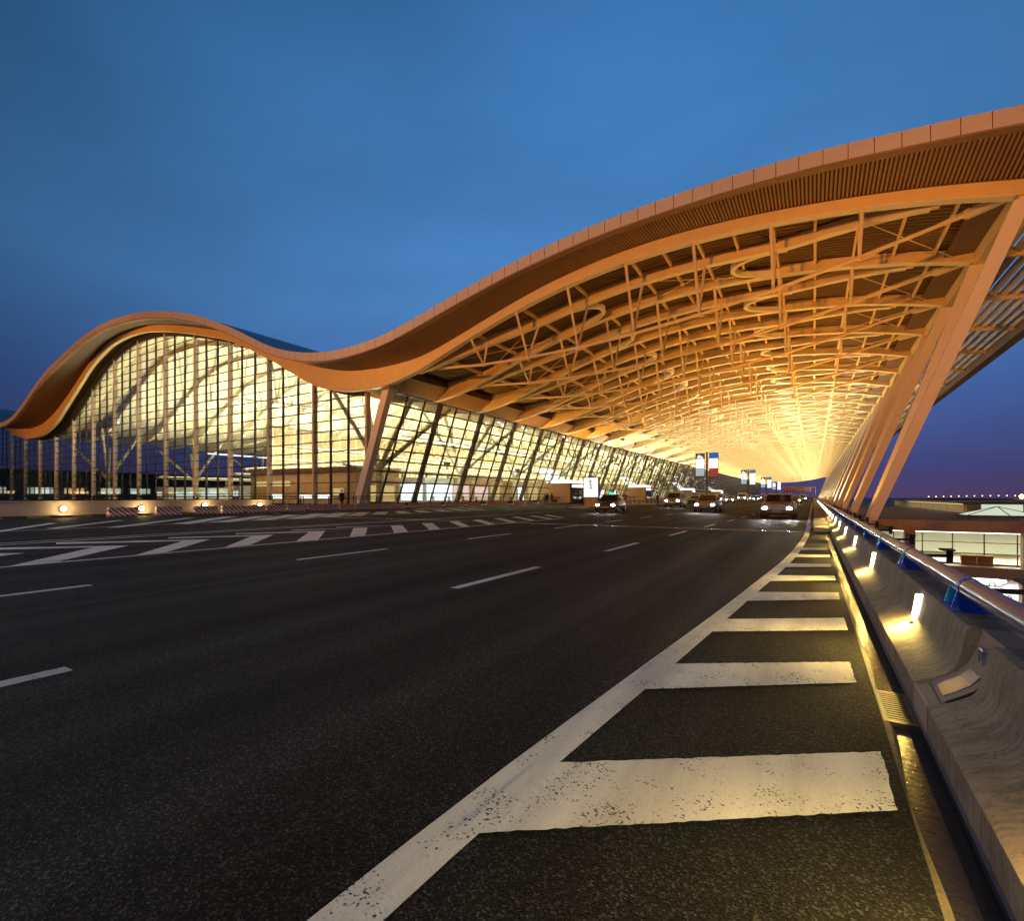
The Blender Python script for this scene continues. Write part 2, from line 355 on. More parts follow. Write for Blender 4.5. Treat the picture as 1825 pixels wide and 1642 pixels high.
# ---- painted markings (parts of the road)
def gp(pts): return [ground(*p) for p in pts]
def mark(name, pts, z=.004):
    out = []
    for a, b in zip(pts, pts[1:] + pts[:1]):
        L = math.hypot(b[0] - a[0], b[1] - a[1]); k = max(1, min(90, int(L / .035))) if min(a[1], b[1]) < 7 and abs(a[0]) < 6 else 1
        for i in range(k):
            j = .0045 if i else 0
            out.append((a[0] + (b[0] - a[0]) * i / k + random.uniform(-j, j), a[1] + (b[1] - a[1]) * i / k + random.uniform(-j, j), z))
    build(MB().poly(out), name, 'road_paint', parent=road)
def line_mark(name, x, y0, y1, w=.15, z=.004):
    mark(name, [(x - w / 2, y0), (x + w / 2, y0), (x + w / 2, y1), (x - w / 2, y1)], z)
# wide slanting edge line
eL = [(400, 1740), (534.5, 1642), (697, 1519), (855, 1404), (1100, 1219.5), (1149, 1185), (1264, 1103), (1355, 1031.5), (1396, 1000), (1420.5, 972.6), (1433, 955), (1438, 938)]
eR = [(560, 1735), (669, 1642), (822, 1510.7), (981.6, 1372.6), (1100, 1272), (1142.5, 1236.4), (1267, 1130), (1329, 1074), (1383.6, 1027.4), (1407, 1005.5), (1422, 989), (1430, 977), (1441, 959), (1446, 938)]
ql = gp(eL); qr = gp(eR)
ys = np.linspace(.75, 24.6, 40)
lx = np.interp(ys, [p[1] for p in ql], [p[0] for p in ql]); rx = np.interp(ys, [p[1] for p in qr], [p[0] for p in qr])
ker = np.ones(5) / 5
def sm(a): return np.convolve(np.pad(a, 2, mode='edge'), ker, 'valid')
lx, rx = sm(lx), sm(rx)
m_ = MB().loft([[(lx[i], ys[i], .004), (rx[i], ys[i], .004)] for i in range(len(ys))], closed=False)
build(m_, 'edge_line', 'road_paint', parent=road)
line_mark('edge_line', -.20, 24.6, 120, .13)
bars = [((981.6, 1372.6), (1570, 1343), (1600, 1448), (834, 1506)), ((1198.6, 1189), (1515, 1182), (1526, 1219), (1142.5, 1236.4)),
        ((1294.5, 1107), (1504, 1103), (1511, 1125), (1267, 1130)), ((1349, 1057.5), (1494.5, 1057.5), (1497, 1070), (1329, 1074)),
        ((1383.6, 1027.4), (1487, 1027), (1489, 1035.6), (1367, 1038)), ((1407, 1005.5), (1481, 1006.5), (1482, 1012), (1397, 1012.5)),
        ((1422, 989), (1478.6, 989.6), (1479.5, 994), (1415, 994.5)), ((1430, 977), (1474, 977.5), (1475, 981), (1425, 981.5))]
for q in bars:
    p = gp(q); p[0] = (p[0][0] - .08, p[0][1]); p[3] = (p[3][0] - .08, p[3][1])
    mark('hatch_bar', p, .008)
# lane dashes
line_mark('lane_dash', -4.62, -1.0, 1.43, .15)
for x, ph, per in ((-4.30, 5.4, 5.43), (-8.72, 6.23 - 2 * 5.7, 5.7)):
    for y in np.arange(ph, 150, per):
        line_mark('lane_dash', x + (.022 * min(y, 30) if x > -5 else 0), y, y + 2.42, .14)
# chevron island
line_mark('chevron_border', -12.27, -8, 25.5, .15); line_mark('chevron_border', -17.9, -8, 34, .15)
line_mark('chevron_border', -18.6, -8, 60, .12)
arms = [((168, 976.2), (230, 973), (102, 1002), (10, 1011.5)), ((326, 965), (375, 962), (297, 985), (236, 992)), ((448.6, 956.4), (487.7, 953.7), (446, 972), (399, 977)),
        ((550.7, 949.3), (580, 946.8), (566, 964), (527, 966)), ((630, 942), (655, 941), (650.7, 955.7), (622.6, 958.5)), ((696.6, 937.5), (716.4, 936.6), (728, 949), (702.7, 950.7)),
        ((751.4, 933.4), (770, 932.9), (785.6, 944), (766, 945)), ((800.7, 930.4), (815.8, 929.3), (837.7, 939), (823, 940)), ((841.8, 927.4), (855.5, 926.6), (883, 934.8), (871, 936)),
        ((879.5, 924.7), (891, 923.8), (921, 931), (910, 931.8)), ((911.6, 922), (922.6, 921.6), (954, 927.7), (944.5, 928.4)), ((942, 920), (952.7, 919.5), (988, 925.6), (978, 926)), ((968, 918.4), (977, 918), (1006, 922.8), (998, 923.2))]
for q in arms: mark('chevron_arm', gp(q), .008)
legs = [((-60, 978), (-60, 982), (168, 976.2), (230, 973)), ((100, 967.6), (100, 970.6), (326, 965), (375, 962)), ((300, 958.6), (300, 960.4), (448.6, 956.4), (487.7, 953.7)),
        ((420, 951.2), (420, 952.6), (550.7, 949.3), (580, 946.8)), ((520, 945), (520, 946.3), (630, 942), (655, 941)), ((600, 939.8), (600, 940.8), (696.6, 937.5), (716.4, 936.6)), ((-70, 988), (-70, 997), (0, 992), (45, 986.4))]
for q in legs: mark('chevron_leg', gp([q[0], q[3], q[2], q[1]]), .006)
# far hatching by the pavement
line_mark('far_border', -24.9, -5, 70, .14); line_mark('far_border', -25.9, 12, 40, .10)
fb = [((-30, 952), (95, 933), 9), ((90, 943), (215, 928), 9), ((200, 941), (340, 923.5), 10), ((322, 934.5), (412, 921), 16), ((390, 931.5), (474, 920), 18), ((465, 927.5), (525, 918), 18), ((528, 925), (572, 916.2), 20),
      ((584, 921.8), (614, 914.6), 18), ((630, 919.7), (650, 913.6), 15), ((674, 917.3), (683, 912.6), 13), ((722, 915.6), (712, 911.6), 12), ((760, 913.6), (745, 910.6), 12), ((798, 912), (778, 909.6), 11), ((832, 910.8), (808, 908.6), 11), ((862, 909.8), (836, 907.6), 10)]
for a, b, w in fb: mark('far_hatch_bar', gp([(a[0] - w, a[1]), (b[0] - w * .8, b[1]), (b[0] + w * .8, b[1]), (a[0] + w, a[1])]), .008)
for x in (-6.4, -10.55, -15.2):
    build(MB().loft([[(x + .02 * math.sin(y * .7) - .012, y, .0035), (x + .02 * math.sin(y * .7) + .014 + .006 * math.sin(y * 5), y, .0035)] for y in np.arange(-6, 60, .5)], closed=False), 'tar_seam', 'void_black', parent=road)
# bridge expansion joint
build(MB().poly([(-37.9, 20.35, .003), (-.02, 20.35, .003), (-.02, 20.50, .003), (-37.9, 20.50, .003)]), 'expansion_joint', 'steel_bright', parent=road)

# ================================================================== TERMINAL
term = empty('airport_terminal', (-40, 38, 0))
tag(term, 'wave roofed glass airport terminal with lit hall and timber coloured entrance canopy', 'terminal')
HOME = Vector((40, -38, 0))
def tb(mb, name, m, parent=None, kind=None, smooth=False):
    o = build(mb, name, m, parent or term, kind, smooth)
    if parent is None: o.location = HOME
    return o
FT = [(-175, 24), (-160, 20.5), (-150, 17.4), (-145, 16.2), (-138.86, 15.9), (-135.64, 16.05), (-130.99, 16.76), (-126.11, 18.49), (-120.18, 21.1), (-114.22, 23.25), (-106.95, 24.91), (-99.73, 26.43), (-93.14, 27.22), (-88.11, 27.28), (-82.43, 26.99), (-77.25, 26.35), (-72.35, 25.47), (-67.84, 24.38), (-63.7, 23.13), (-58.56, 21.23), (-55.82, 20.04), (-53.11, 18.79), (-50.63, 17.61), (-48.26, 16.77), (-45.91, 16.16), (-43.75, 15.72), (-41.64, 15.45), (-39.22, 15.28), (-37.34, 15.33), (-34.94, 15.48), (-32.61, 15.77), (-30.39, 16.32), (-28.16, 16.85), (-25.57, 17.59), (-23.7, 18.01), (-21.35, 18.59), (-19.16, 19.06), (-16.89, 19.42), (-15.43, 19.66), (-12.25, 20.07), (-9.9, 20.2), (-7.6, 20.34), (-5.91, 20.4), (-4.16, 20.44), (-1.83, 20.43), (.5, 20.35), (1.65, 20.25), (3.98, 20.03), (6.27, 19.81), (8.41, 19.58), (11, 19.2), (17, 18.0)]
OT = [(-175, 23.2), (-160, 19.8), (-152, 17.4), (-145, 15.9), (-137.4, 15.1), (-130, 15.5), (-123.6, 17.26), (-116.6, 20.3), (-110.4, 23.5), (-106.5, 25.3), (-99.6, 27.2), (-94, 27.7), (-88, 27.5), (-81.8, 26.6), (-74.3, 25.0), (-66.2, 22.95), (-62.1, 21.65), (-56.5, 19.45), (-51.9, 17.6), (-48.3, 15.98), (-44.3, 14.95), (-42.2, 14.5), (-38.1, 14.29), (-34.3, 14.4), (-30.9, 14.85), (-28.9, 15.5), (-25.6, 16.6), (-21.3, 17.95), (-17.4, 18.85), (-13.84, 19.45), (-10.56, 19.75), (-7.4, 19.88), (-4.8, 19.9), (-2.3, 19.8), (.44, 19.5), (3.2, 19.1), (6.0, 18.6), (9.5, 17.95), (17, 16.9)]
OB = [(-175, 22), (-160, 18.6), (-152, 16.0), (-145, 14.1), (-140, 13.3), (-135.8, 13.1), (-130, 13.3), (-123.6, 15.0), (-116.6, 18.8), (-110.8, 22.0), (-106.5, 24.2), (-99.6, 26.3), (-93.2, 26.8), (-87.3, 26.5), (-81.8, 25.65), (-74.3, 24.0), (-66.2, 21.9), (-62.1, 20.5), (-56.5, 18.05), (-51.9, 15.67), (-47.9, 13.6), (-44.3, 12.64), (-41.1, 12.3), (-38.1, 12.28), (-36.2, 12.48), (-33.5, 13.07), (-30.9, 13.85), (-28.9, 14.62), (-25.6, 15.78), (-21.4, 17.1), (-17.4, 18.0), (-13.84, 18.58), (-10.56, 18.9), (-7.4, 19.06), (-4.8, 19.08), (-2.3, 19.0), (.44, 18.72), (3.2, 18.38), (6, 17.88), (9.5, 17.05), (17, 16.2)]
def spline(tab):
    x = np.array([p[0] for p in tab], float); z = np.array([p[1] for p in tab], float)
    fine = np.arange(x[0], x[-1], .25); zz = np.interp(fine, x, z)
    k = np.exp(-.5 * (np.arange(-12, 13) / 5.0) ** 2); k /= k.sum()
    zs = np.convolve(np.pad(zz, 12, mode='reflect', reflect_type='odd'), k, 'valid')
    return lambda q: float(np.interp(q, fine, zs))
zft, zot_, zob_ = spline(FT), spline(OT), spline(OB)
def canopy_fit(tab, f):
    pts = [p for p in tab if -34.5 < p[0] < 10]
    c = np.polyfit([p[0] for p in pts], [p[1] for p in pts], 5)
    def g(q):
        if q < -35: return f(q)
        if q > 9: return f(q) + (float(np.polyval(c, 9)) - f(9))
        w = max(0, min(1, (q + 35) / 6)); w = w * w * (3 - 2 * w)
        return f(q) * (1 - w) + float(np.polyval(c, q)) * w
    return g
zot, zob = canopy_fit(OT, zot_), canopy_fit(OB, zob_)
zrt = lambda q: max(zft(q), zot(q) + .35)
XL, XR = -168.0, 10.2
XS = np.concatenate([np.arange(XL, -46, 2.0), np.arange(-46, XR, 1.0), [XR]])

# roof skin, top
rings = [[(x, YF, zft(x)) for x in XS], [(x, YF + 4.2, zrt(x)) for x in XS], [(x, YEND, zrt(x)) for x in XS]]
roof = tb(MB().loft(rings, closed=False), 'roof', 'roof_metal', smooth=True)
# canopy deck: real corrugated ribs for the near bays, plain sheet beyond
XC = np.concatenate([np.arange(-39.0, XR, 1.3), [XR]])
prof = []
y = YB + .28
while y < 118:
    prof += [(y, 0), (y + .18, 0), (y + .22, .075), (y + .40, .075)]; y += .44
rings = [[(x, p[0], zot(x) + .02 + p[1]) for x in XC] for p in prof]
rings.append([(x, YEND, zot(x) + .02) for x in XC])
link('canopy_deck', MB().loft(rings, closed=False).mesh('canopy_deck', 'deck_brown'), roof)
XH = np.concatenate([np.arange(XL, -39.0, 2.0), [-39.0]])
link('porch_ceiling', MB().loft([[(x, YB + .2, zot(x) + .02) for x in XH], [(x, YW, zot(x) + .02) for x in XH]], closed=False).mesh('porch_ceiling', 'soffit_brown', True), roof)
link('hall_ceiling', MB().loft([[(x, YW + .001, zot(x) + .02) for x in XH], [(x, YEND, zot(x) + .02) for x in XH]], closed=False).mesh('hall_ceiling', 'hall_ceiling', True), roof)

# fascia panels with joints
fas = tb(MB().loft([[(x, YF + .09, zft(x) - .01), (x, YF + .09, zft(x) - .80), (x, YF + .14, zft(x) - .80), (x, YF + .14, zft(x) - .01)] for x in XS]), 'fascia', 'fascia_joint')
PW = 1.147; x = 9.6
for i in range(154):
    a, b = x - PW + .034, x
    g = MB().hexa([(a, YF, zft(a) - .82), (b, YF, zft(b) - .82), (b, YF + .08, zft(b) - .82), (a, YF + .08, zft(a) - .82), (a, YF, zft(a) + .03), (b, YF, zft(b) + .03), (b, YF + .08, zft(b) + .03), (a, YF + .08, zft(a) + .03)])
    link('fascia_panel', g.mesh('fascia_panel', 'fascia_panel'), fas); x -= PW
link('drip_edge', MB().loft([[(x, YF + .02, zft(x) - .83), (x, YF + .02, zft(x) - .90), (x, YF + .62, zft(x) - .88), (x, YF + .62, zft(x) - .82)] for x in XS]).mesh('drip_edge', 'soffit_slat'), fas)
# soffit between fascia and first girder
zs0 = lambda q: zft(q) - .80
XSa = [x for x in XS if x <= -38.4] + [-38.4]; XSb = [-38.4] + [x for x in XS if x > -38.4]
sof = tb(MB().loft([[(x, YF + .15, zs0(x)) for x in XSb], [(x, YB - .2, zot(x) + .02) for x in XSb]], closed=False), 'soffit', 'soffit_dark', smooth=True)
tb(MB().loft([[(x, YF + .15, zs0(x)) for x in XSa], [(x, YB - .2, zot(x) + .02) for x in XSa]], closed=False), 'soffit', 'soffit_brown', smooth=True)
ub = MB().box(-.5, .5, -.5, .5, -.5, .5).mesh('soffit_slat', 'soffit_slat')
x = 9.9; k = 0
while x > -38.5 and k < 292:
    p = Vector((x, YF + .63, zs0(x) - .055 + (zot(x) - zs0(x)) * .1)); q = Vector((x, YB - .29, zot(x) - .035))
    sl = math.atan2(zot(x + .1) - zot(x - .1), .2)
    d = q - p; o = link('soffit_slat', ub, sof)
    ax = Vector((math.cos(sl), 0, math.sin(sl))); dy = d.normalized(); up = ax.cross(dy).normalized(); ax = dy.cross(up)
    o.matrix_local = Matrix.Translation((p + q) / 2) @ Matrix((ax, dy, up)).transposed().to_4x4() @ Matrix.Diagonal((.115, d.length, .05, 1))
    x -= .208 * max(.5, math.cos(sl)); k += 1

# ---- canopy girders
def boxbeam(xs, yf, zt, zb, w):
    return MB().loft([[(x, yf(x) - w / 2, zb(x)), (x, yf(x) + w / 2, zb(x)), (x, yf(x) + w / 2, zt(x)), (x, yf(x) - w / 2, zt(x))] for x in xs])
def ss(t): t = max(0, min(1, t)); return t * t * (3 - 2 * t)
def off2(x): return float(np.mean([.45 + 3.85 * max(0, min(1, (x + d + 33) / 11.5, (6.4 - x - d) / 8.6)) for d in (-1.6, -.8, 0, .8, 1.6)]))
xb = np.concatenate([np.arange(-39.0, 9.6, .9), [9.6]])
NODES = [(-32.2, 14.0), (-26.44, 13.62), (-21.68, 13.6), (-16.89, 13.72), (-12.1, 14.1), (-7.22, 14.68), (-2.37, 15.45), (2.5, 16.48), (7.6, 17.7)]
def gbeam(): return boxbeam(xb, lambda x: 0, lambda x: zot(x) - .01, lambda x: zob(x), .5)
def sbeam(): return boxbeam(np.arange(-33, 7.0, .8), off2, lambda x: zot(x) - .01, lambda x: zob(x) + .03, .46)
def flange(yf, x0, x1, w):
    xs = np.arange(x0, x1, .9)
    return MB().loft([[(x, yf(x) - w / 2, zob(x) - .05), (x, yf(x) + w / 2, zob(x) - .05), (x, yf(x) + w / 2, zob(x) - .003), (x, yf(x) - w / 2, zob(x) - .003)] for x in xs])
def rod():
    m = MB()
    for a, b in zip(NODES[:-1], NODES[1:]): m.tube((a[0], 2.1, a[1]), (b[0], 2.1, b[1]), .125, 10)
    for n in NODES[1:-1]: m.ball((n[0], 2.1, n[1]), .19, 10, 6)
    m.tube((NODES[0][0], 2.1, NODES[0][1]), (-33.4, .9, 14.0), .11); m.bar((7.6, 2.1, 17.7), (8.9, .7, 17.6), .35, .5)
    return m
def strut(i, far):
    n = NODES[i]; m = MB(); yy = off2(n[0]) if far else 0
    m.tube((n[0], 2.1, n[1]), (n[0], yy, zob(n[0]) + .02), .095, 8, .12)
    return m
def ring(right):
    rr = []
    for t in np.linspace(-math.pi / 2, math.pi / 2, 19):
        c, s_ = math.cos(t), math.sin(t)
        if right: px, nx = -1.6 - 3.9 * c, -c
        else: px, nx = -20.2 + 3.8 * c, c
        py = 6.53 + 2.2 * s_; ny = s_; L = math.hypot(nx, ny); nx, ny = nx / L * .17, ny / L * .17
        zt_, zb_ = zob(px) + .42, zob(px) - .02
        rr.append([(px - nx, py - ny, zb_), (px + nx, py + ny, zb_), (px + nx, py + ny, zt_), (px - nx, py - ny, zt_)])
    return MB().loft(rr)
PUR = [-36.4, -31, -26.44, -21.68, -16.89, -12.1, -9.7, -7.22, -4.8, -2.37, .1, 2.5, 4.9, 7.2]
def purlin(x):
    sl = math.atan2(zot(x + .3) - zot(x - .3), .6)
    return MB().bar((x, .26, zot(x) - .17), (x, S - .26, zot(x) - .17), .17, .32, up=(-math.sin(sl), 0, math.cos(sl)))
def braces(x0, x1):
    m = MB()
    if 1:
        for (ya, yb_) in ((off2(x0) + .2, S - .3), (S - .3, off2(x0) + .2)):
            yb2 = yb_ if yb_ > 6 else off2(x1) + .2
            m.tube((x0, ya, zob(x0) + .25), (x1, yb2, zob(x1) + .25), .035, 5)
    return m
ZM = -4.0; cxx = lambda z: 3.8 + (z - 1.25) * .361
def colleg(sg):
    sec = []
    for z, w in ((ZM, .50), (1.25, .56), (9, .66), (16.95, .78)):
        y = sg * 4.385 * (z - ZM) / (16.95 - ZM); x = cxx(z)
        sec.append([(x - w / 2, y - .2, z), (x + w / 2, y - .2, z), (x + w / 2, y + .2, z), (x - w / 2, y + .2, z)])
    return MB().loft(sec)
def colbase():
    x = cxx(ZM)
    return MB().loft([[(x - .36, -.34, z), (x + .36, -.34, z), (x + .36, .34, z), (x - .36, .34, z)] for z in (LOW, ZM + .35)])
def rafter(): return boxbeam([9.4, 11, 12.6, 14.2, 15.8, 17.1], lambda x: 0, lambda x: zot(x) + .05, lambda x: zot(x) - .55, .22)
LX = [10.8 + .66 * i for i in range(8)]
def slat(x): return MB().bar((x, .15, zot(x) - .18), (x, S - .15, zot(x) - .18), .50, .10, up=(.9, 0, 1))
def foot():                        # tapered bearing over the glass wall head
    m = MB(); m.hexa([(-38.9, -.55, 12.2), (-36.0, -.3, 12.9), (-36.0, 1.0, 12.9), (-38.9, 1.2, 12.2), (-38.9, -.5, 13.6), (-34.5, -.24, 13.9), (-34.5, .9, 13.9), (-38.9, 1.1, 13.6)])
    return m
me_g = gbeam().mesh('canopy_girder', 'beam_paint'); me_s = sbeam().mesh('branch_beam', 'beam_paint'); me_rod = rod().mesh('tie_rod', 'steel_rod', True)
me_fl = flange(lambda x: 0, -38.6, 9.5, .62).mesh('bottom_flange', 'ring_cream'); me_fl2 = flange(off2, -32, 6.5, .56).mesh('bottom_flange', 'ring_cream')
me_st = [(i, f, strut(i, f).mesh('strut', 'steel_rod', True)) for i in range(1, 8) for f in (0, 1)]
me_rg = [ring(True).mesh('ring_beam', 'ring_cream'), ring(False).mesh('ring_beam', 'ring_cream')]
me_pu = [purlin(x).mesh('purlin', 'beam_paint') for x in PUR]; me_br = [braces(*q).mesh('cross_brace', 'steel_rod') for q in ((2.8, 8.3), (-12, -5), (-31, -22.5))]
me_co = colbase().mesh('leaning_column', 'column_paint'); me_lg = [colleg(-1).mesh('leg', 'column_paint'), colleg(1).mesh('leg', 'column_paint')]; me_ra = rafter().mesh('rafter', 'beam_paint')
me_sl = [slat(x).mesh('louver_slat', 'louver_cream') for x in LX]; me_ft = foot().mesh('bearing', 'beam_paint')
far = MB()
for mb_ in (sbeam(), rod(), ring(True), ring(False)): pass
def merged(mbs):
    m = MB()
    for q in mbs:
        b = len(m.v); m.v += q.v; m.f += [tuple(b + i for i in f) for f in q.f]
    return m
me_far = merged([gbeam(), sbeam(), ring(True), ring(False)] + [purlin(x) for x in PUR[1::2]]).mesh('canopy_girder', 'beam_paint')
me_far2 = merged([rod()] + [strut(i, f) for i in range(1, 8) for f in (0, 1)]).mesh('tie_rod', 'steel_rod')
me_farl = merged([rafter()] + [slat(x) for x in LX]).mesh('louver', 'louver_cream')
NDET = 17
for n in range(NB):
    Y = YB + S * n
    g = link('canopy_girder', me_g if n < NDET else me_far, term, HOME + Vector((0, Y, 0)))
    if n < NDET:
        link('branch_beam', me_s, g); link('bottom_flange', me_fl, g); link('bottom_flange', me_fl2, g); link('tie_rod', me_rod, g)
        if n: link('bearing', me_ft, g)
        for i, f, me in me_st: link('strut', me, g)
        for me in me_rg: link('ring_beam', me, g)
        for me in me_pu: link('purlin', me, g)
        [link('cross_brace', me, g) for me in me_br]
        link('rafter', me_ra, g)
        for me in me_sl: link('louver_slat', me, g)
    else:
        link('tie_rod', me_far2, g); link('louver', me_farl, g)
    if n % 2 == 0:
        c = link('leaning_column', me_co, term, HOME + Vector((0, Y + S / 2, 0)))
        for me in me_lg: link('leg', me, c)
# long members
tb(MB().box(9.3, 10.4, YB - .1, YEND, zob(9.8) - .12, zot(9.8) + .1), 'edge_beam', 'beam_paint')
tb(MB().box(7.7, 9.29, YB + .3, YEND, zot(8.5) - .38, zot(8.5) - .3), 'edge_panel', 'soffit_brown')
tb(MB().loft([[(15.75, y, 15.95), (16.5, y, 15.85), (16.75, y, 16.7), (15.75, y, 16.9)] for y in (YF, YEND)]), 'outer_gutter', 'deck_brown')
tb(MB().loft([[(-38.75, y, 12.35), (-37.5, y, 12.38), (-35.6, y, 13.5), (-35.9, y, 14.3), (-38.75, y, 14.2)] for y in (YW, YEND)]), 'spandrel_beam', 'soffit_slat')

# ---- hall girders (inside) and forked columns
xh = np.arange(-150, -39.0, 2.5); xh = np.append(xh, -39.0)
me_h = boxbeam(xh, lambda x: 0, lambda x: zot(x) - .01, lambda x: zob(x) + .1, .5).mesh('hall_girder', 'hall_ceiling')
me_h0 = boxbeam(np.append(np.arange(-168, -39.0, 1.5), -39.0), lambda x: 0, lambda x: zot(x) - .01, lambda x: zob(x), .5).mesh('hall_girder', 'beam_paint')
HN = [(-124, 13.6), (-114, 14.6), (-104, 16.2), (-95, 17.3), (-86, 17.4), (-77, 16.6), (-68, 15.2), (-59, 13.6)]
hr = MB()
for a, b in zip(HN[:-1], HN[1:]): hr.tube((a[0], 0, a[1]), (b[0], 0, b[1]), .11, 6)
hr.tube((-124, 0, 13.6), (-130, 0, zob(-130) + .2), .11, 6); hr.tube((-59, 0, 13.6), (-51.5, 0, zob(-51.5) + .3), .11, 6)
for n_ in HN: hr.tube((n_[0], 0, n_[1]), (n_[0] - 1.6, 0, zob(n_[0] - 1.6) + .2), .09, 6); hr.tube((n_[0], 0, n_[1]), (n_[0] + 1.6, 0, zob(n_[0] + 1.6) + .2), .09, 6)
me_hr = hr.mesh('tie_rod', 'steel_rod')
fk = MB()
for sx, x0 in ((1, -49.0), (-1, -131.0)):
    fk.tube((x0, 0, 0.1), (x0, 0, 5.2), .5, 12, .42)
    for dy in (-3.6, 3.6):
        fk.tube((x0, 0, 5.0), (x0 + sx * 9.0, dy, 12.6), .34, 10, .24); fk.tube((x0, 0, 5.0), (x0 - sx * 7.0, dy, zob(x0 - sx * 7.0) + .2), .34, 10, .24)
me_fk = fk.mesh('forked_column', 'pillar_grey', True)
me_spot = MB().tube((0, 0, -.22), (0, 0, .15), .2, 10).mesh('spot_lamp', 'strip_white')
for n in range(24):
    g = link('hall_girder', me_h0 if n == 0 else me_h, term, HOME + Vector((0, YB + S * n, 0)))
    if 0 < n < 18: link('tie_rod', me_hr, g)
    if n:
        for dx in (-121, -108, -96, -84, -72, -60): link('spot_lamp', me_spot, g, (dx, 0, zob(dx) - .05))
    if n % 2 == 1: link('forked_column', me_fk, term, HOME + Vector((0, YB + 2 + S * n, 0)))

# ---- end glass wall
endw = tb(MB().box(-168, -42.0, YW - .15, YW + .25, .15, .45), 'end_glass_wall', 'mullion_dark')
PANES = []      # (size in picture, verts)
def picsize(pts):
    q = []
    for x, y, z in pts:
        zc = -x * SN + y * CS; q.append((CXP + FPX * (x * CS + y * SN) / zc, HOR - FPX * (z - EYE) / zc))
    if max(p[0] for p in q) < 0: return 0
    return abs(sum(q[i][0] * q[(i + 1) % 4][1] - q[(i + 1) % 4][0] * q[i][1] for i in range(4))) / 2
DB = 8.91; X0 = -41.85
zg = lambda x: zob(x) + .02
me_ = None
for k in range(14):
    xp = X0 - DB * k
    link('post', MB().box(xp - .15, xp + .15, YW - .16, YW + .42, .15, zg(xp) + .3).mesh('post', 'post_cream'), endw)
    for j in (1, 2):
        xm = xp - DB * j / 3
        if k < 14: link('mullion', MB().box(xm - .075, xm + .075, YW - .07, YW + .16, .15, zg(xm) + .2).mesh('mullion', 'mullion_dark'), endw)
z = .45; rows = []
while z < 27.2:
    z += 1.2; rows.append(z)
xx = np.arange(X0 - DB * 14, X0, .5)
ins = None
for z in rows:
    seg = None; segs = []
    for x in xx:
        if zg(x) > z:
            if seg is None: seg = [x, x]
            seg[1] = x
        elif seg is not None: segs.append(seg); seg = None
    if seg is not None: segs.append(seg)
    for a, b in segs:
        if b - a > .6: link('transom', MB().box(a, b + .4, YW - .04, YW + .06, z - .05, z + .05).mesh('transom', 'mullion_dark'), endw)
link('clerestory_panel', MB().loft([[(x, YW - .02, zg(x) + .34), (x, YW + .1, zg(x) + .34), (x, YW + .1, zot(x) + .01), (x, YW - .02, zot(x) + .01)] for x in np.append(xx[::2], X0)]).mesh('clerestory_panel', 'soffit_brown'), endw)
link('head_frame', MB().loft([[(x, YW - .1, zg(x) - .16), (x, YW + .2, zg(x) - .16), (x, YW + .2, zg(x) + .35), (x, YW - .1, zg(x) + .35)] for x in np.append(xx[::2], X0)]).mesh('head_frame', 'mullion_dark'), endw)
for k in range(14 * 3):
    xa = X0 - DB * k / 3; xb2 = xa - DB / 3
    for i, z in enumerate([.45] + rows):
        zt_ = z + 1.2
        za, zb_ = min(zt_, zg(xa)), min(zt_, zg(xb2))
        if za < z + .12 and zb_ < z + .12: break
        za, zb_ = max(za, z + .05), max(zb_, z + .05)
        p = [(xb2 + .06, YW, z + .04), (xa - .06, YW, z + .04), (xa - .06, YW, za - .04), (xb2 + .06, YW, zb_ - .04)]
        PANES.append((picsize(p), p, (0, .025, 0), endw))
# ---- leaning front glass wall
ZT = 12.35; XB0, XT0 = -42.55, -38.05
fx = lambda z: XB0 + (XT0 - XB0) * (z - .15) / (ZT - .15)
front = tb(MB().box(XB0 - .2, XB0 + .25, YW, YEND, .15, .5), 'front_glass_wall', 'mullion_dark')
YP = 38.0; NF = 51
frows = [.5 + (ZT - .5) * i / 10 for i in range(11)]
mp_ = MB().hexa([(fx(.15) - .5, -.17, .15), (fx(.15) + .1, -.17, .15), (fx(.15) + .1, .17, .15), (fx(.15) - .5, .17, .15), (fx(ZT) - .5, -.17, ZT), (fx(ZT) + .1, -.17, ZT), (fx(ZT) + .1, .17, ZT), (fx(ZT) - .5, .17, ZT)]).mesh('post', 'post_brown')
mm_ = MB().hexa([(fx(.15) - .12, -.07, .15), (fx(.15) + .07, -.07, .15), (fx(.15) + .07, .07, .15), (fx(.15) - .12, .07, .15), (fx(ZT) - .12, -.07, ZT), (fx(ZT) + .07, -.07, ZT), (fx(ZT) + .07, .07, ZT), (fx(ZT) - .12, .07, ZT)]).mesh('mullion', 'mullion_dark')
for k in range(1, NF):
    link('post', mp_, front, (0, YP + S * k, 0))
for k in range(NF):
    for j in (1, 2):
        if k < 45: link('mullion', mm_, front, (0, YP + S * (k + j / 3), 0))
for z in frows:
    link('transom', MB().box(fx(z) - .05, fx(z) + .08, YP + .4, YEND - 2, z - .075, z + .075).mesh('transom', 'mullion_dark'), front)
for k in range(NF * 3):
    ya, yb_ = YP + S * k / 3, YP + S * (k + 1) / 3
    for i in range(10):
        z0, z1 = frows[i] + .04, frows[i + 1] - .04
        p = [(fx(z0), ya + .06, z0), (fx(z0), yb_ - .06, z0), (fx(z1), yb_ - .06, z1), (fx(z1), ya + .06, z1)]
        PANES.append((picsize(p), p, (.025, 0, 0), front))
